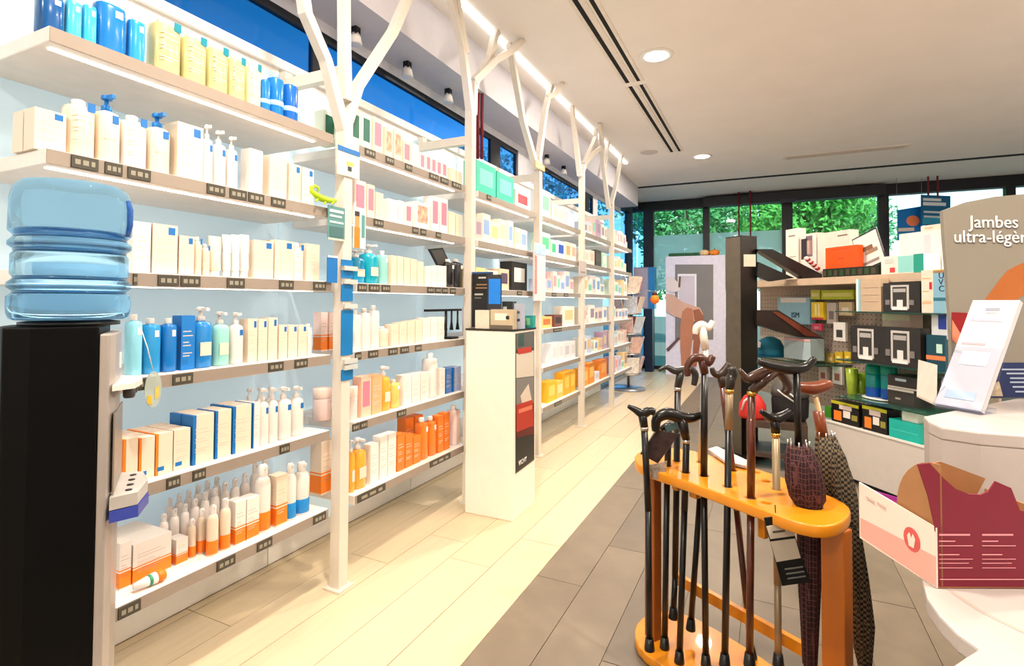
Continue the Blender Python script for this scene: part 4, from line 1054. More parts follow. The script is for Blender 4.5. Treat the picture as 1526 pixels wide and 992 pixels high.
# umbrellas
def fabric(name, kind, a_, b_, sc):
    m = bpy.data.materials.new(name); m.use_nodes = True
    t = m.node_tree; b = t.nodes['Principled BSDF']; b.inputs['Roughness'].default_value = .9
    co = t.nodes.new('ShaderNodeTexCoord'); mix = t.nodes.new('ShaderNodeMix'); mix.data_type = 'RGBA'
    if kind == 'check':
        ck = t.nodes.new('ShaderNodeTexChecker'); ck.inputs['Scale'].default_value = sc
        t.links.new(co.outputs['Object'], ck.inputs['Vector']); t.links.new(ck.outputs['Fac'], mix.inputs['Factor'])
    else:
        sep = t.nodes.new('ShaderNodeSeparateXYZ'); t.links.new(co.outputs['Object'], sep.inputs[0]); prev = None
        for ax in 'XYZ':
            mu = t.nodes.new('ShaderNodeMath'); mu.operation = 'MULTIPLY'; mu.inputs[1].default_value = sc*(1 if ax == 'Z' else 1.7)
            fr = t.nodes.new('ShaderNodeMath'); fr.operation = 'FRACT'
            gt = t.nodes.new('ShaderNodeMath'); gt.operation = 'GREATER_THAN'; gt.inputs[1].default_value = .84
            t.links.new(sep.outputs[ax], mu.inputs[0]); t.links.new(mu.outputs[0], fr.inputs[0]); t.links.new(fr.outputs[0], gt.inputs[0])
            if prev is None: prev = gt
            else:
                mx = t.nodes.new('ShaderNodeMath'); mx.operation = 'MAXIMUM'
                t.links.new(prev.outputs[0], mx.inputs[0]); t.links.new(gt.outputs[0], mx.inputs[1]); prev = mx
        t.links.new(prev.outputs[0], mix.inputs['Factor'])
    mix.inputs['A'].default_value = (*lin(a_), 1); mix.inputs['B'].default_value = (*lin(b_), 1)
    t.links.new(mix.outputs['Result'], b.inputs['Base Color'])
    return m
def folded(axis, rads, folds, amp, mi=0):
    """a rolled canopy: axis points, mean radius at each, pleated cross-section"""
    n = 40; vs, fs = [], []
    for i_, (p, r) in enumerate(zip(axis, rads)):
        for k in range(n):
            a_ = 2*PI*k/n
            rr_ = r*(1+amp*math.sin(folds*a_+i_*.55)+.06*math.sin(3*a_+i_))
            vs.append((p.x+rr_*math.cos(a_), p.y+rr_*math.sin(a_), p.z))
    for i_ in range(len(axis)-1):
        for k in range(n):
            k2 = (k+1) % n
            fs.append((i_*n+k, i_*n+k2, (i_+1)*n+k2, (i_+1)*n+k))
    fs.append(tuple(range(n))); fs.append(tuple((len(axis)-1)*n+k for k in range(n)))
    return MB().add(vs, fs, mi, True)
def umbrella(label, Q, axis_px, rads, fab, handle, hr, hm, shaft_px, sm, folds=8, seg=None, sr=.0075, dz=0.0):
    t = thing('umbrella', label, 'umbrella', (Q.x, Q.y, 0)); O = Vector(t.location)
    ax = [plane_pt(Q, *p)-O for p in axis_px]
    ax = [Vector((p.x, p.y, max(p.z, .04))) for p in ax]
    part('canopy', folded(ax, rads, folds, .13), fab, t)
    part('shaft', MB().tube([plane_pt(Q, *p)-O for p in shaft_px], sr, 10), sm, t)
    hpts, hrad = smooth([plane_pt(Q, *p)-O for p in handle], list(hr))
    part('handle', MB().tube(hpts, hrad, 14), hm, t)
    if seg: part('grip', MB().tube([plane_pt(Q, *p)-O for p in seg], [.015, .015], 12), hm, t)
    top = ax[0]
    for k in range(8):
        a_ = 2*PI*k/8
        r_ = rads[0]*.95
        part('rib_tip', MB().tube([top+Vector((r_*math.cos(a_), r_*math.sin(a_), -.006)), top+Vector((r_*1.02*math.cos(a_), r_*1.02*math.sin(a_), .014))], [.003, .002], 6), STEEL, t)
    return t
Q = at(1205, 752, Z=TZ)
CROSS.append((Q.x-SO.x, Q.y-SO.y, .036))
umbrella('folded dark red tartan umbrella with black T-shaped handle', Q, [(1190, 664), (1194, 690), (1198, 718), (1203, 742), (1205, 756), (1206, 775), (1207, 860), (1207, 992)], [.026, .038, .042, .038, .026, .025, .025, .016],
         fabric('tartan', 'tartan', (34, 5, 11), (88, 50, 52), 70), [(1130, 538), (1150, 545), (1175, 549), (1200, 547), (1214, 533)], [.008, .013, .015, .012, .008], blk, [(1187, 556), (1190, 668)], blk, sr=.009)
Q = at(1252, 742, Z=TZ)+FH*.075+RH*.035
umbrella('folded houndstooth umbrella with orange-brown wooden handle outside the stand', Q, [(1230, 650), (1236, 680), (1242, 710), (1248, 738), (1262, 780), (1274, 860), (1284, 930), (1290, 1010)], [.024, .036, .042, .044, .030, .032, .030, .012],
         fabric('houndstooth', 'check', (28, 24, 20), (110, 96, 74), 130), [(1184, 574), (1195, 577), (1213, 578), (1230, 574), (1238, 571)], [.010, .016, .019, .017, .011], mat((112, 50, 20), .3, noise=.2, scale=20, coat=.4), [(1215, 590), (1230, 655)], mat((206, 176, 130), .4), seg=[(1219, 612), (1227, 657)])
ok = []
for (x, y, r_) in CROSS+[(*(at(*q, Z=TZ)-SO).xy, .017) for q in ((1126, 703), (1141, 716), (1142, 748))]:
    if all(math.hypot(x-a_[0], y-a_[1]) > r_+a_[2]+.004 for a_ in ok): ok.append((x, y, r_))
me = board2d(P2, [circ((x, y), r_) for x, y, r_ in ok], .022, 0, .004)
me.materials.append(amber)
link('top_board', me, stand, (0, 0, TZ-.015))
# hang tags and leaflets on the stand
Q = at(1165, 757, Z=TZ)-FH*.03
t = thing('hang_tag', 'long black and white booklet tag hanging below the drilled board', 'tag', (Q.x, Q.y, 0)); O = Vector(t.location)
hq = lambda x, y: plane_pt(Q, x, y)-O
part('tag_back', MB().slab([hq(1138, 771), hq(1173, 766), hq(1207, 866), hq(1165, 872)], -FH, .003), mat((20, 22, 22), .4), t)
part('paper', MB().slab([p-FH*.003 for p in (hq(1141, 783), hq(1177, 777), hq(1183, 797), hq(1147, 802))], -FH, .001), mat((206, 196, 178), .6), t)
part('paper', MB().slab([p-FH*.003 for p in (hq(1147, 806), hq(1184, 801), hq(1192, 830), hq(1156, 836))], -FH, .001), mat((196, 188, 170), .6), t)
part('print', MB().slab([p-FH*.004 for p in (hq(1150, 790), hq(1168, 788), hq(1169, 791), hq(1151, 793))], -FH, .001), mat((90, 84, 76), .6), t)
for k in range(3):
    part('print', MB().slab([p-FH*.003 for p in (hq(1168+k*2, 846+k*7), hq(1195+k*2, 842+k*7), hq(1196+k*2, 844+k*7), hq(1169+k*2, 848+k*7))], -FH, .001), mat((110, 112, 108), .6), t)
part('string', MB().tube([hq(1155, 752), hq(1156, 770)], .0015, 6), BLACK, t)
Q = at(985, 696, Z=TZ)-FH*.045
t = thing('leaflet', 'dark folded leaflet hung slanting from the thick black handle', 'leaflet', (Q.x, Q.y, 0)); O = Vector(t.location)
hq = lambda x, y: plane_pt(Q, x, y)-O
part('leaflet_page', MB().slab([hq(954, 676), hq(979, 640), hq(1012, 646), hq(980, 690)], -FH, .003), mat((54, 42, 42), .35, noise=.5, scale=40), t)
part('leaflet_page', MB().slab([hq(967, 692), hq(981, 690), hq(994, 686), hq(991, 716), hq(970, 712)], -FH, .002), mat((150, 138, 124), .5, noise=.4, scale=60), t)
part('string', MB().tube([hq(980, 690), hq(1016, 640)], .0016, 6), mat((196, 186, 170), .5), t)
part('string', MB().tube([hq(954, 676), hq(977, 641)], .0016, 6), mat((196, 186, 170), .5), t)
part('sticker', MB().slab([p-FH*.004 for p in (hq(990, 634), hq(1008, 628), hq(1010, 638), hq(993, 644))], -FH, .001), mat((60, 90, 94), .4), t)
# papers lying on the drilled board
p = [at(x, y, Z=TZ+.004) for x, y in ((1055, 672), (1068, 668), (1116, 690), (1112, 698), (1080, 690))]
tag(link('booklet', MB().slab(p, (0, 0, 1), .008).mesh('booklet', mat((206, 196, 190), .5, noise=.2, scale=40))), 'pale printed booklet lying along the rear of the drilled board', 'booklet')

# ---------------------------------------------------- black pillar display with trays
t = thing('display_column', 'tall black display column with slanted trays behind the walking sticks', 'display stand', (-.185, 4.44, 0))
O = Vector(t.location)
M = Matrix.Rotation(math.radians(47), 4, 'Z')
part('column', MB().box((-.078, -.078, 0), (.078, .078, 1.65), 0, M), mat((30, 28, 26), .35, noise=.15), t)
part('lit_face', MB().box((-.081, -.074, .02), (-.0785, .074, 1.64), 0, M), mat((96, 88, 76), .3, metal=.4, noise=.1), t)  # left face painted lighter, as lit from the shelf side
part('foot', MB().box((-.17, -.14, 0), (.17, .14, .02), 0, M), BLACK, t)
pp = lambda x, y, k=0.0: hit(x, y, O-FH*(.09+k), FH)-O
part('label', MB().slab([pp(1108, 379), pp(1126, 379), pp(1126, 397), pp(1108, 397)], -FH, .002), mat((206, 196, 176), .5), t)
def tray(pix, depth):
    f = [pp(*q) for q in pix]
    return MB().slab(f, FH, depth)
part('tray', tray([(1128, 371), (1151, 371), (1228, 410), (1232, 415), (1200, 416)], .08), mat((26, 24, 24), .3), t)
part('tray', tray([(1128, 410), (1150, 419), (1184, 414), (1130, 390)], .06), mat((30, 28, 28), .3), t)
part('tray', tray([(1128, 462), (1160, 462), (1224, 502), (1230, 505), (1190, 502), (1128, 484)], .08), mat((40, 28, 24), .3), t)
part('tray_lining', MB().slab([pp(1150, 464, .003), pp(1160, 465, .003), pp(1222, 502, .003), pp(1200, 500, .003)], -FH, .003), mat((110, 50, 34), .4), t)
t = thing('cloth_flower', 'red and white fabric flower lying on the upper slanted tray', 'ornament', (O.x, O.y, 0))
for k in range(8):
    x, y = 1202+k*2.3, 390+k*2.1
    c_ = pp(x, y-5, .01)
    part('petal', MB().lathe([(.001, -.018), (.018, -.008), (.018, .008), (.001, .018)], 8, c=tuple(c_)), mat((150, 20, 30) if k % 2 else (214, 196, 190), .6), t)

# ---------------------------------------------------- angled gondola
GD = Vector((.624, -.781, 0)).normalized(); GN = Vector((-GD.y, GD.x, 0))*-1
if GN.dot(FH) > 0: GN = -GN
G0 = Vector((.43, 4.105, 0))
def gp(x, y, off): return hit(x, y, G0+GN*off, GN)
def gs(x, y, off): return (gp(x, y, off)-G0).dot(GD)
gond = thing('gondola', 'angled perforated display unit with white base, board and glass shelves by the counter', 'shelving', tuple(G0))
GM = Matrix((( GD.x, -GN.x, 0, 0), (GD.y, -GN.y, 0, 0), (0, 0, 1, 0), (0, 0, 0, 1)))   # local x along the unit, y into it
s0, s1 = gs(1130, 500, -.38), gs(1425, 600, -.1)
sb0 = gs(1226, 626, 0)
def gpart(nm, a_, b_, m): return part(nm, MB().box(a_, b_, 0, GM), m, gond)
ZB = gp(1260, 635, 0).z
gpart('base', (sb0, 0, .03), (s1+.25, .42, ZB), mat((208, 200, 192), .4, noise=.02))
gpart('toe_kick', (sb0+.02, .03, 0), (s1+.25, .42, .03), DARK)
gpart('front_lip', (sb0, -.006, ZB), (s1+.25, .004, ZB+.012), WHITE)
ZT = gp(1250, 412, -.08).z
peg = mat((168, 152, 138), .6, noise=.1, scale=60)
gpart('pegboard', (s0, .40, ZB), (s1, .42, ZT+.05), peg)
gpart('top_shelf', (s0, .09, ZT-.05), (s1, .40, ZT), mat((196, 172, 146), .45, noise=.05))
glass = mat((120, 200, 180), .05, trans=.9, ior=1.3, noise=0)
ZG = [gp(1300, 464, -.1).z, gp(1320, 541, -.1).z, gp(1300, 596, -.1).z]
for k, z in enumerate(ZG):
    gpart('glass_shelf', (gs(1262, 540, -.1), .01, z-.008), (s1, .40, z), glass)
gpart('glass_shelf', (s0, .12, gp(1170, 537, -.12).z-.008), (gs(1222, 535, -.12), .40, gp(1170, 537, -.12).z), glass)
holes_ = MB()
for a_ in range(40):
    for b_ in range(24):
        s_ = s0+.03+a_*.035; z_ = ZB+.05+b_*.035
        if s_ < s1-.02 and z_ < ZT: holes_.add([GM @ Vector((s_, .3995, z_)), GM @ Vector((s_+.008, .3995, z_)), GM @ Vector((s_+.008, .3995, z_+.008)), GM @ Vector((s_, .3995, z_+.008))], [(0, 1, 2, 3)])
ho = part('peg_holes', holes_, BLACK, gond); ho['kind'] = 'stuff'
GRP = 'goods on the angled display unit'
def gbox(nm, label, cat, x0, x1, yt, yb, off, d, rgb, marks=(), zb=None, rough=.4, hook=False):
    xm = (x0+x1)/2
    sa, sb = gs(x0, (yt+yb)/2, off), gs(x1, (yt+yb)/2, off)
    z0 = gp(xm, yb, off).z if zb is None else zb+.0005
    z1_ = gp(xm, yt, off).z
    org = G0+GD*((sa+sb)/2)+GN*off+Vector((0, 0, z0))
    t = thing(nm, label, cat, tuple(org), group=GRP)
    w_, h = sb-sa-.002, z1_-z0
    part('box', MB().box((-w_/2, 0, 0), (w_/2, d, h), 0, GM), mat(rgb, rough), t)
    for mk in marks:
        u0, v0, u1, v1, c_ = mk
        part('print', MB().box((-w_/2+w_*u0, -.0018, h*v0), (-w_/2+w_*u1, 0, h*v1), 0, GM), mat(c_, .5, noise=0), t)
    if hook:
        part('hang_hook', MB().tube([GM @ Vector((0, d, h-.004)), GM @ Vector((0, -off_depth(off), h-.004))], .002, 6), STEEL, t)
    return t, w_, h
def off_depth(off): return -(.40+off)
T = ZT
gbox('carton', 'tall slim white carton at the pillar end of the top board', 'box', 1171, 1190, 341, 400, -.30, .07, (236, 224, 210), [(.25, .85, .75, .88, (150, 140, 130)), (.3, .45, .8, .47, (180, 168, 158))], T)
gbox('carton', 'white carton printed with a dark-haired figure, on the top board', 'box', 1193, 1217, 348, 404, -.28, .08, (226, 214, 206), [(.05, .45, .45, .9, (50, 40, 44)), (.35, .5, .75, .95, (120, 100, 104)), (.4, .55, .8, .85, (226, 190, 180))], T)
gbox('carton', 'large plain pale carton behind the orange box', 'box', 1218, 1266, 345, 404, -.26, .08, (220, 206, 192), [(.65, .88, .95, .91, (120, 108, 100))], T)
gbox('carton', 'small bright orange box standing on the top board', 'box', 1230, 1277, 367, 400, -.14, .05, (236, 80, 16), [(.2, .88, .8, .9, (200, 60, 20)), (.42, .45, .58, .5, (190, 60, 24))], T+.05)
gbox('planter_tray', 'dark green tray of packs under the orange box', 'tray', 1226, 1309, 398, 411, -.10, .07, (26, 34, 22), [(u/9, .15, u/9+.07, .8, (44, 66, 36) if u % 2 else (66, 60, 40)) for u in range(9)], T)
t, w_, h = gbox('picture_card', 'white framed card with a brown picture leaning beside the orange box', 'card', 1282, 1322, 357, 392, -.20, .01, (40, 40, 46), [(.03, .04, .97, .96, (232, 222, 214)), (.2, .5, .7, .62, (150, 110, 80)), (.35, .38, .85, .5, (190, 150, 110)), (.05, .12, .8, .2, (200, 180, 176))], T)
t.rotation_euler = Matrix.Rotation(math.radians(-18), 3, -GN).to_euler()
t.location.z += .06
gbox('carton', 'white and turquoise carton with red curl, above the first black carton', 'box', 1313, 1377, 380, 420, -.10, .12, (226, 218, 208), [(.42, .05, .78, .95, (140, 206, 200)), (.78, .0, 1, 1, (30, 150, 130)), (.22, .08, .34, .35, (220, 60, 60)), (.1, .6, .3, .85, (196, 200, 196))], T)
gbox('carton', 'big pale pink-white carton stacked behind the turquoise one', 'box', 1340, 1404, 345, 402, -.24, .12, (232, 214, 208), [(.6, .1, .75, .9, (220, 190, 196))], T)
gbox('carton', 'wide cream carton topmost below the blue hanging sign', 'box', 1372, 1403, 335, 345, -.24, .12, (226, 206, 186), [(.2, .4, .6, .6, (190, 160, 130))], gp(1372, 345, -.24).z)
gbox('carton', 'beige carton with pale blue edge on the upper glass shelf', 'box', 1276, 1313, 415, 463, -.02, .06, (190, 166, 140), [(-.0, 0, .09, 1, (226, 230, 228)), (.09, 0, .17, 1, (130, 190, 210)), (.3, .72, .9, .73, (170, 146, 122)), (.3, .5, .9, .51, (170, 146, 122)), (.3, .3, .9, .31, (170, 146, 122))], ZG[0])
def machine_marks(u, w_): return [(u+.22*w_, .12, u+.72*w_, .92, (196, 192, 188)), (u+.28*w_, .2, u+.66*w_, .86, (50, 48, 48)), (u+.3*w_, .68, u+.64*w_, .80, (170, 166, 164)), (u+.4*w_, .16, u+.56*w_, .42, (226, 222, 220)), (u+.26*w_, .08, u+.68*w_, .16, (236, 232, 230)), (u+.08*w_, .25, u+.2*w_, .42, (120, 116, 116)), (u+.74*w_, .25, u+.86*w_, .42, (120, 116, 116))]
def machine(label, x0, x1, yt, yb, z, n):
    t, w_, h = gbox('appliance_carton', label, 'box', x0, x1, yt, yb, -.02, .065, (36, 33, 33), (), z)
    for q in range(n):
        for k, (u0, v0, u1, v1, c_) in enumerate(machine_marks(q/n, 1/n)):
            part('print', MB().box((-w_/2+w_*u0, -.0015-.0008*k, h*v0), (-w_/2+w_*u1, 0, h*v1), 0, GM), mat(c_, .5, noise=0), t)
machine('black appliance carton with white drawing on the upper glass shelf', 1316, 1371, 421, 463, ZG[0], 1)
machine('pair-wide black appliance carton with two white drawings on the middle glass shelf', 1268, 1372, 487, 538, ZG[1], 2)
t, w_, h = gbox('carton', 'tall white lamp carton lettered vertically beside the grey poster', 'box', 1373, 1410, 402, 465, -.02, .06, (230, 214, 196), [(.5, 0, 1, .98, (130, 178, 200)), (.5, .28, 1, .36, (20, 140, 160)), (.34, .55, .44, .72, (196, 40, 60)), (.05, .8, .4, .82, (240, 180, 120)), (.05, .5, .3, .52, (240, 180, 140)), (.05, .22, .4, .28, (244, 180, 140)), (.5, .92, 1, 1, (236, 170, 80))], ZG[0])
for k, ch in enumerate('UVC'):
    text_part(ch, .045, t, frame(GM @ Vector((w_*.22, -.002, h*(.80-.15*k))), -GD.cross(Vector((0, 0, 1))).cross(Vector((0, 0, 1)))), mat((20, 40, 90), .5, noise=0))
gbox('carton', 'white and navy carton hanging below the lettered lamp carton', 'box', 1388, 1412, 468, 505, -.05, .03, (206, 210, 214), [(.45, .4, .95, 1, (30, 60, 150))])
gbox('carton', 'dark teal carton with orange stripe on the middle glass shelf', 'box', 1380, 1409, 499, 538, -.04, .10, (6, 66, 84), [(0, .3, 1, .42, (240, 130, 80)), (.55, .5, .85, .75, (190, 226, 210))], ZG[1])
gbox('carton', 'lime yellow flat pack under the top board, short one', 'pack', 1208, 1222, 432, 446, -.28, .05, (196, 204, 60), [(.1, .3, .9, .7, (232, 230, 150))])
gbox('carton', 'lime yellow flat pack under the top board, long one', 'pack', 1224, 1272, 432, 446, -.28, .05, (190, 204, 40), [(.05, .3, .95, .7, (230, 228, 130))])
gbox('blister_pack', 'yellow hanging pack with white stripes below the lime packs', 'pack', 1209, 1227, 450, 476, -.28, .03, (240, 206, 40), [(.3, .2, .45, .9, (250, 240, 180)), (.6, .2, .7, .9, (250, 240, 180)), (0, 0, 1, .12, (200, 50, 60))])
t, w_, h = gbox('carton', 'pale blue box with dark letters behind the upper tray', 'box', 1159, 1207, 443, 482, -.30, .06, (140, 186, 206), [(.1, .8, .9, .98, (226, 222, 218))])
text_part('ISM', .06, t, frame(GM @ Vector((-.02, -.002, .05)), GD), mat((20, 60, 90), .5, noise=0))
for k, (x0, x1, yt, yb, c_, c2, lb) in enumerate([(1232, 1246, 451, 482, (196, 186, 178), (120, 110, 108), 'grey hanging pack beside the yellow one'), (1250, 1270, 450, 470, (206, 184, 140), (236, 226, 206), 'beige round-window hanging pack near the beige carton'),
        (1242, 1260, 480, 508, (226, 220, 214), (60, 60, 60), 'white hanging pack with dark figure left of the black cartons'), (1210, 1224, 482, 492, (214, 60, 90), (230, 140, 150), 'little pink pack below the yellow one'), (1209, 1222, 506, 518, (220, 70, 100), (240, 170, 180), 'little pink pack at the tip of the lower tray'),
        (1213, 1226, 524, 538, (150, 120, 60), (206, 180, 120), 'small brown round pack'), (1231, 1243, 526, 540, (170, 140, 60), (220, 190, 120), 'small amber round pack'), (1244, 1256, 524, 540, (206, 170, 40), (240, 220, 120), 'small yellow round pack'), (1258, 1268, 524, 540, (210, 176, 40), (240, 220, 120), 'small yellow round pack beside the black cartons'),
        (1220, 1233, 546, 568, (216, 206, 200), (170, 90, 70), 'white card pack with brown picture, pillar side'), (1240, 1255, 546, 572, (220, 212, 206), (150, 90, 80), 'white card pack with brown picture, counter side'), (1278, 1296, 529, 541, (230, 200, 60), (250, 240, 200), 'yellow and white pack just under the double black carton')]):
    gbox('blister_pack', lb, 'pack', x0, x1, yt, yb, -.30+.008*(k % 3), .02, c_, [(.25, .2, .75, .6, c2)])
gbox('carton', 'pink and white flat box under the upper glass shelf', 'box', 1315, 1356, 468, 488, -.22, .10, (232, 196, 184), [(.0, .8, 1, 1, (236, 226, 190))], ZG[1]+.10)
t = thing('baseball_cap', 'teal blue cap with white crest beside the black column', 'cap', tuple(gp(1148, 530, -.14)), group=GRP)
part('crown', MB().lathe([(.10, 0), (.105, .02), (.10, .08), (.075, .13), (.03, .155), (.001, .16)], 20), mat((20, 112, 140), .7), t)
part('peak', MB().lathe([(.10, -.004), (.135, -.002), (.135, .004), (.10, .006)], 20, sx=1.0, sy=.9, c=(-.03, -.03, 0)), mat((14, 96, 124), .7), t)
part('crest', MB().slab([GM @ Vector((x_, -.115, z_)) for x_, z_ in ((-.03, .07), (.03, .07), (.035, .11), (0, .13), (-.035, .11))], GN, .002), mat((220, 220, 226), .5), t)
gbox('carton', 'pale grey-blue plain box beside the teal cap', 'box', 1168, 1208, 504, 535, -.13, .12, (170, 190, 196), [(0, .88, 1, 1, (216, 170, 170))])
for k, (x0, x1, yt, lb, c_) in enumerate([(1259, 1273, 549, 'lime green plastic cup on the lower glass shelf, pillar side', (176, 200, 60)), (1272, 1286, 556, 'lime green plastic cup tucked behind the other', (160, 196, 50))]):
    off = -.14-.08*k
    sa, sb = gs(x0, 570, off), gs(x1, 570, off); r_ = (sb-sa)/2
    t = thing('plastic_cup', lb, 'cup', tuple(G0+GD*((sa+sb)/2)+GN*(off-.02)+Vector((0, 0, ZG[2]))), group=GRP)
    h = gp((x0+x1)/2, yt, off).z-ZG[2]
    part('cup', MB().lathe([(r_*.7, 0), (r_*.75, .004), (r_, h), (r_*.92, h), (r_*.66, .01)], 18), mat(c_, .2, trans=.3), t)
for k, (x0, x1, lb) in enumerate([(1289, 1309, 'turquoise shaker bottle with blue foot, pillar side'), (1311, 1331, 'turquoise shaker bottle with blue foot, counter side')]):
    off = -.16
    sa, sb = gs(x0, 570, off), gs(x1, 570, off); r_ = (sb-sa)/2-.002
    t = thing('shaker_bottle', lb, 'bottle', tuple(G0+GD*((sa+sb)/2)+GN*(off-.02)+Vector((0, 0, ZG[2]+.012))), group=GRP)
    h = gp((x0+x1)/2, 543, off).z-ZG[2]-.012
    part('bottle', MB().lathe([(r_*.9, 0), (r_, .01), (r_, h*.68), (r_*.94, h*.7)], 20), mat((0, 150, 150), .15, trans=.2), t)
    part('foot_band', MB().lathe([(r_*.92, -.001), (r_*1.02, .01), (r_*1.02, h*.28), (r_, h*.3)], 20), mat((10, 84, 180), .3), t)
    part('lid', MB().lathe([(r_*1.03, h*.7), (r_*1.05, h*.74), (r_*1.02, h*.94), (r_*.8, h)], 20), mat((0, 146, 126), .35), t)
p = G0+GD*gs(1308, 590, -.16)+GN*(-.18)+Vector((0, 0, ZG[2]+.0005))
tag(link('round_tray', MB().lathe([(.10, 0), (.115, .004), (.115, .010), (.105, .011)], 28, sx=1.0, sy=.7).mesh('round_tray', WHITE), None, tuple(p), math.atan2(GD.y, GD.x)), 'white round tray under the turquoise shaker bottles', 'tray', GRP)
gbox('carton', 'dark grey boxed set with white strip, upper of two by the counter', 'box', 1323, 1370, 561, 578, -.10, .16, (44, 42, 42), [(.25, .6, .6, .8, (170, 190, 200)), (0, .02, 1, .14, (206, 200, 192))], gp(1341, 579, -.10).z)
gbox('carton', 'dark grey boxed set with white strip, lower of two by the counter', 'box', 1323, 1362, 579, 596, -.10, .16, (52, 48, 46), [(.3, .35, .5, .45, (170, 160, 150)), (0, .85, 1, .98, (206, 200, 192))], ZG[2])
for k, (x0, x1, yt, lb) in enumerate([(1239, 1280, 600, 'black pouch pack with orange card, pillar side of the white base'), (1285, 1322, 607, 'black pouch pack with orange card, next to the teal box')]):
    gbox('pouch_pack', lb, 'pack', x0, x1, yt, 640+k*8, -.05, .10, (22, 20, 20), [(.1, .1, .38, .55, (240, 130, 40)), (.45, .3, .7, .62, (236, 226, 216)), (.3, .66, .75, .9, (226, 206, 200)), (0, .86, 1, 1, (200, 190, 40)), (.75, .25, .95, .5, (150, 140, 60))], ZB)
gbox('carton', 'small lime and green pack at the end of the white base', 'pack', 1229, 1238, 606, 626, -.10, .06, (70, 150, 40), (), ZB)
gbox('carton', 'bright turquoise box lying at the counter end of the white base', 'box', 1325, 1371, 628, 664, -.04, .12, (20, 176, 164), [(.05, .45, .95, .48, (80, 206, 196))], ZB)
gbox('paper_stack', 'crumpled white paper resting above the turquoise box', 'paper', 1344, 1368, 612, 628, -.06, .06, (232, 226, 218), (), gp(1348, 628, -.04).z+.001)
# signs hanging by cords
def hang_sign(label, pix, Q, marks, rgb, wires=False):
    t = thing('hanging_sign', label, 'sign', (Q.x, Q.y, 0)); O = Vector(t.location)
    part('panel', MB().slab([plane_pt(Q, *p)-O for p in pix], -FH, .006), mat(rgb, .35, noise=.03), t)
    if wires:
        for p in (pix[2], pix[3]):
            q_ = plane_pt(Q, *p)-O
            part('wire', MB().tube([q_+Vector((0, 0, -.01))+FH*.003, Vector((q_.x, q_.y, ZC))+FH*.003], .002, 6), STEEL, t)
    for c_, px_ in marks:
        part('print', MB().slab([plane_pt(Q, *p)-O-FH*.0065 for p in px_], -FH, .001), mat(c_, .5, noise=0), t)
R4 = lambda x0, y0, x1, y1, s=0: [(x0, y1), (x1, y1+s), (x1, y0+s), (x0, y0)]
Q = at(1390, 262, Z=ZC); Q.z = 2.4
hang_sign('blue hanging sign with white lines of text on red cords', [(1372, 336), (1416, 336), (1416, 292), (1372, 290)], Q, [((230, 236, 240), R4(1375, 295, 1402, 299, 1)), ((226, 232, 236), R4(1375, 301, 1409, 306, 1)), ((200, 214, 220), R4(1376, 314, 1400, 317, 1)), ((190, 206, 214), R4(1376, 321, 1400, 324, 1)), ((40, 150, 190), R4(1374, 325, 1414, 334))], (20, 100, 150))
Q = at(1355, 265, Z=ZC); Q.z = 2.3
hang_sign('bright blue board with a peach disc, beyond the blue hanging sign', [(1337, 358), (1374, 358), (1374, 307), (1337, 313)], Q, [((246, 140, 90), [(1360+10*math.cos(a_), 329+8*math.sin(a_)) for a_ in [2*PI*k/14 for k in range(14)]]), ((236, 222, 206), R4(1338, 340, 1362, 345, -1)), ((60, 170, 200), R4(1338, 347, 1372, 353))], (20, 120, 200), True)

# low bench with bags behind the sticks
Q = at(1150, 700, Z=0)
t = thing('bench', 'low dark open bench behind the walking sticks', 'bench', (Q.x, Q.y+.15, 0))
for a_, b_, nm in (((-.16, -.15, .28), (.22, .2, .32), 'bench_top'), ((-.16, -.15, .08), (.22, .2, .11), 'shelf_board'), ((-.16, -.15, 0), (-.13, .2, .28), 'side_panel'), ((.19, -.15, 0), (.22, .2, .28), 'side_panel')):
    part(nm, MB().box(a_, b_), mat((70, 54, 44), .5, noise=.12, scale=12), t)
BQ = Vector((Q.x, Q.y+.17, .32))
t = thing('handbag', 'red and pink shoulder bag on the low bench', 'bag', (BQ.x-.12, BQ.y-.07, .3205))
part('body', MB().lathe([(.07, 0), (.085, .02), (.08, .1), (.05, .16), (.02, .18)], 16, sx=1.1, sy=.6), mat((206, 44, 40), .5), t)
part('strap', MB().tube([(-.07, -.03, .06), (-.05, -.05, .13), (.0, -.05, .17)], .008, 8), mat((236, 200, 200), .5), t)
t = thing('rucksack', 'black and grey rucksack with white webbing on the low bench', 'bag', (BQ.x+.12, BQ.y, .3205))
part('body', MB().lathe([(.09, 0), (.115, .03), (.12, .14), (.10, .24), (.06, .30), (.02, .315)], 18, sx=1.0, sy=.8), mat((28, 28, 30), .6), t)
part('flap', MB().lathe([(.121, .17), (.115, .22), (.085, .28), (.03, .318), (.001, .322)], 18, sx=1.02, sy=.84), mat((86, 84, 82), .6), t)
for k in range(2):
    part('webbing', MB().tube([(-.08+.05*k, -.094, .22), (-.03+.05*k, -.105, .18), (.03+.03*k, -.1, .14)], .006, 6), mat((206, 200, 194), .5), t)

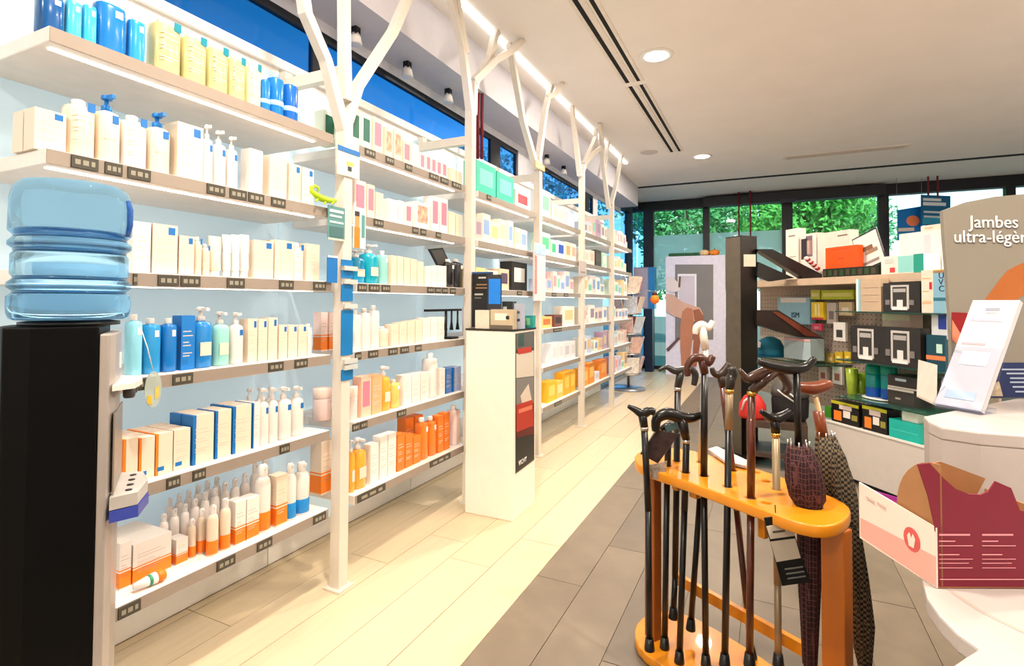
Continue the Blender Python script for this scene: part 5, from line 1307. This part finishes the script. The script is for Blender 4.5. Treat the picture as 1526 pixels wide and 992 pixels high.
# ---------------------------------------------------- counter, poster, leaflets, carton
SZ, UZ = .64, .86
edge = [(1366, 720), (1371, 800), (1373, 860), (1381, 890), (1400, 917), (1428, 945), (1458, 966), (1440, 977), (1415, 994), (1385, 1022)]
ep = [at(x, y, Z=SZ) for x, y in edge]
ep = [(p.x, p.y) for p in ep]+[(.7, .2), (2.2, .2), (2.4, 2.6), (.8, 2.3)]
ctr = thing('counter', 'white curved sales counter with a low rounded ledge and raised rear tier', 'counter', (0, 0, 0))
ledge = mat((182, 174, 169), .35, noise=.02)
bev(part('ledge', MB().prism(ep, SZ-.03, SZ), ledge, ctr), .004)
inner = [at(x, y, Z=SZ) for x, y in ((1405, 870), (1420, 886), (1460, 912), (1526, 944), (1600, 975), (1605, 972), (1526, 940), (1462, 909), (1423, 883), (1409, 868))]
part('joint_line', MB().slab([p+Vector((0, 0, .0002)) for p in inner], (0, 0, 1), .0004), mat((176, 160, 150), .5), ctr)
part('support', MB().box((1.15, .4, 0), (2.1, 2.4, SZ-.03)), ledge, ctr)
up = [at(x, y, Z=UZ) for x, y in ((1376, 620), (1384, 628), (1402, 636), (1460, 644), (1526, 649), (1760, 656))]
upp = [(p.x, p.y) for p in up]+[(2.2, 1.6), (2.2, 2.9), (.86, 2.4)]
bev(part('tier_top', MB().prism(upp, UZ-.03, UZ), ledge, ctr), .004)
cx_, cy_ = sum(p[0] for p in upp)/len(upp), sum(p[1] for p in upp)/len(upp)
part('tier_front', MB().prism([(x+(cx_-x)*.002, y+(cy_-y)*.002) for x, y in upp], SZ, UZ-.03), ledge, ctr)
# poster
Q = at(1470, 594, Z=UZ); NP = -FH
t = thing('poster_display', 'big grey arched poster stand with leg-care slogan on the counter', 'poster', (Q.x, Q.y, UZ)); O = Vector(t.location)
hp = lambda x, y, k=0.0: plane_pt(Q, x, y)-O+NP*k
yb_ = 593.5
outp = [(1418, yb_), (1418, 520), (1415, 460), (1411, 400), (1407, 350), (1405, 314), (1440, 301), (1482, 293), (1526, 289), (1580, 289), (1640, 296), (1700, 310), (1698, 400), (1692, yb_)]
part('board', MB().slab([hp(*q) for q in outp], -NP, .012), mat((138, 132, 120), .45, noise=.04, scale=3), t)
skin = (170, 96, 40)
part('picture', MB().slab([hp(*q, .0005) for q in ((1458, 462), (1466, 448), (1478, 432), (1490, 416), (1500, 404), (1512, 397), (1526, 391), (1545, 388), (1580, 392), (1600, 420), (1580, 450), (1545, 446), (1524, 440), (1514, 446), (1508, 458), (1506, 470), (1470, 474))], NP, .001), mat(skin, .5, noise=.12, scale=8), t)
part('picture', MB().slab([hp(*q, .0014) for q in ((1452, 468), (1460, 456), (1478, 456), (1500, 462), (1504, 474), (1456, 474))], NP, .001), mat((110, 36, 24), .5, noise=.1), t)
part('picture', MB().slab([hp(*q, .0008) for q in ((1418, 465), (1440, 466), (1450, 480), (1434, 512), (1418, 506))], NP, .001), mat((140, 10, 18), .5, noise=.1), t)
part('picture', MB().slab([hp(*q, .0018) for q in ((1418, 476), (1432, 500), (1424, 512), (1418, 506))], NP, .001), mat((214, 130, 100), .5, noise=.1), t)
part('picture', MB().slab([hp(*q, .0005) for q in ((1420, 592), (1480, 592), (1690, 592), (1690, 540), (1492, 540), (1480, 570), (1420, 586))], NP, .001), mat((22, 42, 92), .45, noise=.05), t)
part('picture', MB().slab([hp(*q, .0008) for q in ((1470, 590), (1494, 590), (1488, 568), (1476, 572))], NP, .001), mat((196, 176, 150), .5, noise=.3, scale=60), t)
for k, (x0, x1, y) in enumerate(((1492, 1560, 550), (1499, 1570, 556), (1504, 1560, 563), (1504, 1580, 569), (1508, 1570, 576), (1512, 1570, 583))):
    part('print', MB().slab([hp(*q, .0022) for q in R4(x0, y-1, x1, y+1.2)], NP, .001), mat((170, 186, 214), .5, noise=0), t)
wt = mat((240, 236, 232), .4, noise=0); shd = mat((96, 90, 92), .5, noise=0)
sc_ = (hp(1526, 400)-hp(1426, 400)).length/100
for txt, x, y, sz in (('Jambes', 1444, 339, 26), ('ultra-légère', 1420, 361, 26)):
    text_part(txt, sz*sc_, t, frame(hp(x+1.4, y+1.4, .0008), RH), shd, 'lettering_outline', .0006)
    text_part(txt, sz*sc_, t, frame(hp(x, y, .0022), RH), wt, 'lettering', .001)
# leaflet holder
Q0 = at(1391, 606, Z=UZ+.001); Q1 = at(1460, 618, Z=UZ+.001)
w_dir = (Q1-Q0); nh = w_dir.normalized().cross(Vector((0, 0, 1)))
if nh.dot(FH) > 0: nh = -nh
r_ = ray(1450, 447)
v = CAM+r_*((Q0-CAM).dot(w_dir)/r_.dot(w_dir))-Q0
print('leaflet', v, w_dir, proj(Q1+v))
nf = w_dir.normalized().cross(v.normalized())
if nf.dot(FH) > 0: nf = -nf
t = thing('leaflet_holder', 'clear slanted holder full of white leaflets on the counter', 'leaflet holder', tuple(Q0)); O = Vector(t.location)
z_ = Vector((0, 0, 0)); W_ = w_dir
part('leaflet_block', MB().slab([z_+v*.03, W_+v*.03, W_+v, v], -nf, .016), mat((208, 204, 206), .5, noise=.02), t)
acr = pane_mat((246, 249, 255))
part('pocket', MB().slab([z_-W_*.02, W_*1.02, W_*1.02+v*.56, v*.56-W_*.02], nf, .003), acr, t)
part('back_plate', MB().slab([z_-W_*.02-nf*.017, W_*1.02-nf*.017, W_*1.02+v*1.01-nf*.017, v*1.01-W_*.02-nf*.017], -nf, .003), acr, t)
part('foot', MB().box((0, 0, 0), (W_.length*1.0, .07, .012), 0, Matrix(((w_dir.normalized().x, -nh.x, 0, 0), (w_dir.normalized().y, -nh.y, 0, 0), (0, 0, 1, 0), (0, 0, 0, 1)))), acr, t)
for u0, v0, u1, v1, c_ in ((.36, .90, .66, .925, (150, 150, 170)), (.4, .875, .62, .885, (176, 176, 190)), (.12, .80, .80, .83, (176, 176, 196)), (.1, .58, .62, .60, (170, 160, 170)), (.2, .40, .8, .52, (214, 220, 236)), (.15, .1, .8, .17, (170, 190, 214))):
    part('print', MB().slab([W_*u0+v*v0+nf*.0005, W_*u1+v*v0+nf*.0005, W_*u1+v*v1+nf*.0005, W_*u0+v*v1+nf*.0005], nf, .0006), mat(c_, .5, noise=0), t)
p = [at(x, y, Z=UZ) for x, y in ((1366, 592), (1396, 606), (1418, 560), (1404, 552))]
tag(link('brochure', MB().slab([p[0]+Vector((0, 0, .002)), p[1]+Vector((0, 0, .002)), p[1]+Vector((.03, .12, .10)), p[0]+Vector((.03, .12, .10))], (0, 0, 1), .006).mesh('brochure', mat((206, 196, 184), .5))), 'grey-white brochure propped behind the leaflet holder', 'brochure')
# display carton
Pa = at(1398, 876, Z=SZ+.001); Pb = at(1283, 801, Z=SZ+.001)
xd, yd = RH.copy(), (Pb-Pa)
h1 = hit(1394, 786, Pa, FH).z-Pa.z
h2 = hit(1372, 692, Pa, FH).z-Pa.z
t = thing('display_carton', 'magenta and white cut-out display carton at the edge of the counter ledge', 'box', tuple(Pa)); O = Vector(t.location)
mag = mat((122, 10, 42), .4, noise=.03); tan = mat((164, 116, 74), .7, noise=.06); pale = mat((244, 220, 206), .4, noise=.02); rose = mat((240, 170, 156), .4, noise=.02)
yn = yd.normalized(); out_l = xd.cross(Vector((0, 0, 1))); nl = -yn.cross(Vector((0, 0, 1)))
if nl.dot(xd) > 0: nl = -nl
nf_ = Vector((0, 0, 1)).cross(xd)
if nf_.dot(FH) > 0: nf_ = -nf_
fp = lambda x, y: hit(x, y, Pa, FH)-O
Wb = .27
fr = [fp(1398, 876), xd*Wb, xd*Wb+Vector((0, 0, h1*1.0)), fp(1520, 760), fp(1507, 727), fp(1484, 717), fp(1474, 732), fp(1462, 737), fp(1444, 736), fp(1424, 728), fp(1406, 712), fp(1386, 690), fp(1368, 692), fp(1384, 740), fp(1394, 786)]
part('front_panel', MB().slab(fr, -nf_, .003), mag, t)
lw = [Vector((0, 0, 0)), yd, yd+Vector((0, 0, h1*1.12)), Vector((0, 0, h1*1.0))]
part('side_panel', MB().slab(lw, nl, .003), pale, t)
part('side_print', MB().slab([p_+nl*.0032 for p_ in (Vector((0, 0, h1*.02)), yd*.98+Vector((0, 0, h1*.05)), yd*.98+Vector((0, 0, h1*.42)), Vector((0, 0, h1*.52)))], nl, .0006), rose, t)
em = [yd*.27+Vector((0, 0, h1*.58))+yn*(.020*math.cos(a_))+Vector((0, 0, .022*math.sin(a_))) for a_ in [2*PI*k/16 for k in range(16)]]
part('emblem', MB().slab([p_+nl*.004 for p_ in em], nl, .0006), mat((214, 90, 86), .4), t)
part('emblem_hand', MB().slab([yd*.27+Vector((0, 0, h1*.58))+nl*.0048+yn*a_+Vector((0, 0, b_)) for a_, b_ in ((-.006, -.014), (.006, -.014), (.010, .004), (.004, .012), (0, .002), (-.004, .012), (-.010, .004))], nl, .0005), pale, t)
for k in range(2):
    part('print', MB().slab([p_+nl*.0045 for p_ in (yd*(.6+.16*k)+Vector((0, 0, h1*.86)), yd*(.72+.16*k)+Vector((0, 0, h1*.88)), yd*(.72+.16*k)+Vector((0, 0, h1*.92)), yd*(.6+.16*k)+Vector((0, 0, h1*.90)))], nl, .0005), mat((206, 176, 166), .5, noise=0), t)
part('base_panel', MB().slab([Vector((0, 0, .0005)), xd*Wb+Vector((0, 0, .0005)), xd*Wb+yd+Vector((0, 0, .0005)), yd+Vector((0, 0, .0005))], (0, 0, 1), .002), tan, t)
rp = lambda x, y: hit(x, y, Pa+yd, FH)-O
part('rear_panel', MB().slab([yd+xd*.02, yd+xd*.17, rp(1453, 780), rp(1453, 738), rp(1467, 712), rp(1400, 687), rp(1384, 690), rp(1376, 712), rp(1372, 760)], -yn, .003), tan, t)
part('far_panel', MB().slab([xd*Wb, xd*Wb+yd, xd*Wb+yd+Vector((0, 0, h1)), xd*Wb+Vector((0, 0, h1))], xd, .003), tan, t)
# tan inner cheek curving back from the front panel
arc = [Vector((0, 0, .004))+xd*.004, yd*.62+Vector((0, 0, .004))+xd*.004, yd*.62+Vector((0, 0, h1*1.2))+xd*.004]
cheek = [Vector((0, 0, .004)), yd*.52+Vector((0, 0, .004))]+[yd*(.52*math.cos(a_)*1.0)+ Vector((0, 0, h1+(h2-h1)*math.sin(a_))) for a_ in [PI/2*k/8 for k in range(9)]]
part('inner_cheek', MB().slab([p_+xd*.006 for p_ in cheek], xd, .003), tan, t)
part('inner_liner', MB().slab([yd*.55+xd*.02+Vector((0, 0, .01)), yd*.97+xd*.02+Vector((0, 0, .01)), yd*.97+xd*.02+Vector((0, 0, h1*.98)), yd*.55+xd*.06+Vector((0, 0, h1*.98))], xd, .003), mat((150, 40, 140), .4), t)
tx = mat((224, 150, 160), .5, noise=0)
for c0 in (1399, 1463):
    for k, (l_, y, th_) in enumerate(((46, 795, 2.6), (24, 805, 1.6), (50, 812, 1.2), (30, 825, 1.6), (50, 832, 1.0), (44, 838, 1.0), (50, 845, 1.0))):
        part('print', MB().slab([hit(x_, y_, Pa, FH)-O+nf_*.0006 for x_, y_ in R4(c0, y, c0+l_, y+th_)], nf_, .0005), tx, t)
part('print', MB().slab([hit(x_, y_, Pa, FH)-O+nf_*.0006 for x_, y_ in R4(1400, 862, 1526, 863.4)], nf_, .0005), tx, t)

# ---------------------------------------------------- entrance end of the shop
YS = 8.75
f = lambda x, y, k=0.0: at(x, y, Y=YS-k)
a_, b_ = f(992, 470), f(1081, 470); zt_ = f(1036, 381).z
t = thing('advert_panel', 'white freestanding advertising panel with crossed bare legs, by the entrance', 'panel', (a_.x, YS, 0)); O = Vector(t.location)
Wd = b_.x-a_.x
part('board', MB().box((0, 0, .0), (Wd, .08, zt_)), mat((226, 220, 232), .5), t)
def ap(pix, rgb, lift, nm='picture'):
    return part(nm, MB().slab([f(x, y)-O+Vector((0, -lift, 0)) for x, y in pix], (0, -1, 0), .003), mat(rgb, .5, noise=.05, scale=4), t)
ap([(1006, 394), (1063, 394), (1063, 506), (1006, 506)], (128, 124, 122), .001)
ap([(1010, 408), (1038, 408), (1038, 470), (1010, 470)], (236, 230, 236), .004)
ap([(1012, 411), (1035, 411), (1035, 470), (1012, 470)], (206, 196, 206), .007)
ap([(993, 414), (1001, 412), (1010, 420), (1014, 432), (1004, 436), (993, 432)], (230, 214, 208), .010)
ap([(1012, 412), (1015, 412), (1014, 428), (1011, 428)], (110, 80, 60), .013)
ap([(993, 438), (1002, 438), (1016, 449), (1032, 455), (1043, 458), (1048, 468), (1046, 480), (1034, 479), (1016, 475), (1002, 470), (993, 464)], (214, 170, 148), .010)
ap([(1017, 464), (1024, 458), (1032, 460), (1034, 480), (1032, 505), (1027, 546), (1016, 546), (1014, 516), (1014, 485)], (190, 124, 92), .014)
ap([(1033, 462), (1042, 460), (1048, 470), (1047, 490), (1043, 515), (1038, 546), (1031, 546), (1034, 505), (1036, 480)], (160, 96, 70), .017)
ap([(993, 520), (1011, 502), (1013, 505), (996, 524)], (96, 70, 70), .010, 'picture')
for x0, x1, rgb, lb in ((1000, 1040, (50, 96, 60), 'dark green garland lying along the top of the white advertising panel'),):
    p0, p1 = f(998, 379), f(1042, 379)
    o = thing('garland', lb, 'garland', (p0.x, YS+.04, zt_))
    for k in range(14):
        part('leaf_tuft', MB().lathe([(.001, 0), (.03, .015), (.02, .045), (.001, .06)], 7, c=((p1.x-p0.x)*k/13, 0, 0)), mat(rgb, .7), o)
for k, x in enumerate((1049, 1064)):
    p = f(x, 379)
    o = thing('pumpkin', 'small %s pumpkin on top of the white advertising panel' % ('pale' if k == 0 else 'orange'), 'pumpkin', (p.x, YS+.04, zt_))
    m_ = MB()
    n = 24
    prf = [(.02, 0), (.06, .01), (.075, .04), (.065, .075), (.03, .09), (.001, .085)]
    m_.lathe(prf, n); m_.v = [(x_*(1+.08*math.cos(4*math.atan2(y_, x_)*1.0*2)), y_*(1+.08*math.cos(8*math.atan2(y_, x_))), z_) for x_, y_, z_ in m_.v]
    part('flesh', m_, mat((236, 200, 150) if k == 0 else (240, 140, 40), .6), o)
    part('stalk', MB().tube([(0, 0, .08), (.01, 0, .115)], [.008, .005], 8), mat((90, 100, 50), .7), o)
# magazine rack
RX, RY = -1.66, 7.02
t = thing('magazine_rack', 'chrome carousel rack of fanned magazines past the last tree post', 'rack', (RX, RY, 0))
part('pole', MB().tube([(0, 0, .03), (0, 0, 1.5)], .018, 10), STEEL, t)
part('foot', MB().lathe([(.22, 0), (.22, .02), (.05, .03)], 24), mat((150, 156, 170), .3, metal=.6), t)
for k in range(5):
    part('ring', MB().lathe([(.17, .20+.26*k), (.175, .205+.26*k), (.175, .215+.26*k), (.17, .22+.26*k)], 20), STEEL, t)
mg = [(226, 190, 180), (206, 214, 226), (236, 216, 200), (190, 120, 120), (210, 226, 214), (236, 230, 226)]
for lv in range(5):
    for q in range(6):
        a_ = 2*PI*q/6+lv*.3
        o = thing('magazine', '%s magazine leaning in the rack, %s tier from the floor, %s round' % (['pink', 'pale blue', 'cream', 'dusty red', 'pale green', 'white'][(q+lv) % 6], ORD[lv], ORD[q]), 'magazine', (RX+.13*math.cos(a_), RY+.13*math.sin(a_), .225+.26*lv), a_, 'magazines in the chrome rack')
        part('cover', MB().add([(0, -.085, 0), (.008, -.085, 0), (.008, .085, 0), (0, .085, 0), (.06, -.085, .21), (.068, -.085, .21), (.068, .085, .21), (.06, .085, .21)], [(3, 2, 1, 0), (4, 5, 6, 7), (0, 1, 5, 4), (1, 2, 6, 5), (2, 3, 7, 6), (3, 0, 4, 7)]), mat(mg[(q+lv) % 6], .4, noise=.25, scale=25), o)
o = thing('plush_toy', 'small orange toy hanging beside the magazine rack', 'toy', (RX+.33, RY+.05, 1.12))
part('body', MB().lathe([(.001, 0), (.05, .02), (.06, .06), (.04, .11), (.001, .12)], 12), mat((246, 130, 30), .7), o)
part('head', MB().lathe([(.001, .11), (.03, .12), (.032, .15), (.001, .165)], 12), mat((90, 50, 30), .7), o)
part('hook', MB().tube([(0, 0, .16), (-.1, 0, .18), (-.20, -.03, .17)], .004, 6), STEEL, o)
# parcel cabinet at the glazed corner
p = at(950, 500, Z=0)
ca = at(949, 430, Y=8.9); cb = at(966, 430, Y=8.9)
t = thing('wall_cabinet', 'lilac grey metal cabinet on a dark stand at the glazed corner', 'cabinet', (cb.x, 8.9, 0))
za, zb = at(960, 398, Y=8.9).z, at(960, 460, Y=8.9).z
part('body', MB().box((-.24, 0, zb), (0, .2, za)), mat((150, 140, 160), .4), t)
part('door', MB().box((-.23, -.012, zb+.02), (-.01, 0, za-.02)), mat((176, 166, 182), .4), t)
part('side_screen', MB().box((0, .01, zb), (.10, .19, za)), mat((40, 130, 190), .3), t)
part('stand', MB().box((-.06, .02, 0), (.06, .18, zb)), mat((24, 30, 50), .4), t)
# parked bicycle-like exercise roller by the column: dark trolley behind the column
# ---------------------------------------------------- outdoors
struct('ground', MB().box((-30, YB+.2, -.16), (30, 45, -.05)).box((-30, -10, -.16), (XL-.3, YB+.2, -.05)), mat((150, 150, 150), .8))
rt = random.Random(5)
def tree(x, y, zc, r, n, rgb, label, seed, sp=1.0):
    q = random.Random(seed)
    t = thing('tree', label, 'tree', (x, y, -.05), group='street trees outside the shop front')
    part('trunk', MB().tube([(0, 0, 0), (.1, 0, zc*.5), (0, .1, zc)], [.16, .12, .07], 10), mat((90, 74, 60), .9), t)
    for k in range(4):
        a_ = k*1.57
        part('bough', MB().tube([(0, .05, zc*.7), (r*.4*math.cos(a_), r*.4*math.sin(a_), zc+r*.1), (r*.75*math.cos(a_), r*.75*math.sin(a_), zc+r*.4)], [.06, .04, .015], 6), mat((90, 74, 60), .9), t)
    vs, fs = [], []
    cl = [(q.uniform(-1, 1)*r*.75, q.uniform(-1, 1)*r*.6, zc+q.uniform(-.6, .8)*r, q.uniform(.3, .55)*r) for _ in range(26)]
    for k in range(n):
        c_ = cl[k % len(cl)]
        d_ = Vector((q.gauss(0, 1), q.gauss(0, 1), q.gauss(0, 1))).normalized()*c_[3]*q.uniform(.7, 1)*sp
        p = Vector(c_[:3])+d_
        u_ = Vector((q.gauss(0, 1), q.gauss(0, 1), q.gauss(0, 1))).normalized(); v_ = u_.orthogonal().normalized()
        s_ = q.uniform(.05, .11)
        o = len(vs)
        vs += [p-u_*s_, p+v_*s_*.5, p+u_*s_, p-v_*s_*.5]; fs.append((o, o+1, o+2, o+3))
    me = bpy.data.meshes.new('foliage'); me.from_pydata([tuple(v) for v in vs], [], fs)
    me.materials.append(mat(rgb, .6, noise=.35, scale=2))
    f_ = link('foliage', me, t); f_['kind'] = 'stuff'
tree(-1.9, 15.6, 3.0, 1.9, 9000, (110, 190, 120), 'leafy green street tree behind the first shop front pane', 1)
tree(.75, 14.4, 3.1, 1.35, 8000, (120, 205, 100), 'leafy green street tree behind the middle shop front panes', 2)
tree(2.35, 18.5, 3.4, 1.0, 1300, (110, 180, 120), 'sparse street tree against the sky beside the thick mullion', 3)
tree(-6.5, 14.0, 3.0, 2.2, 9000, (90, 170, 160), 'street tree seen through the glazed corner', 4)
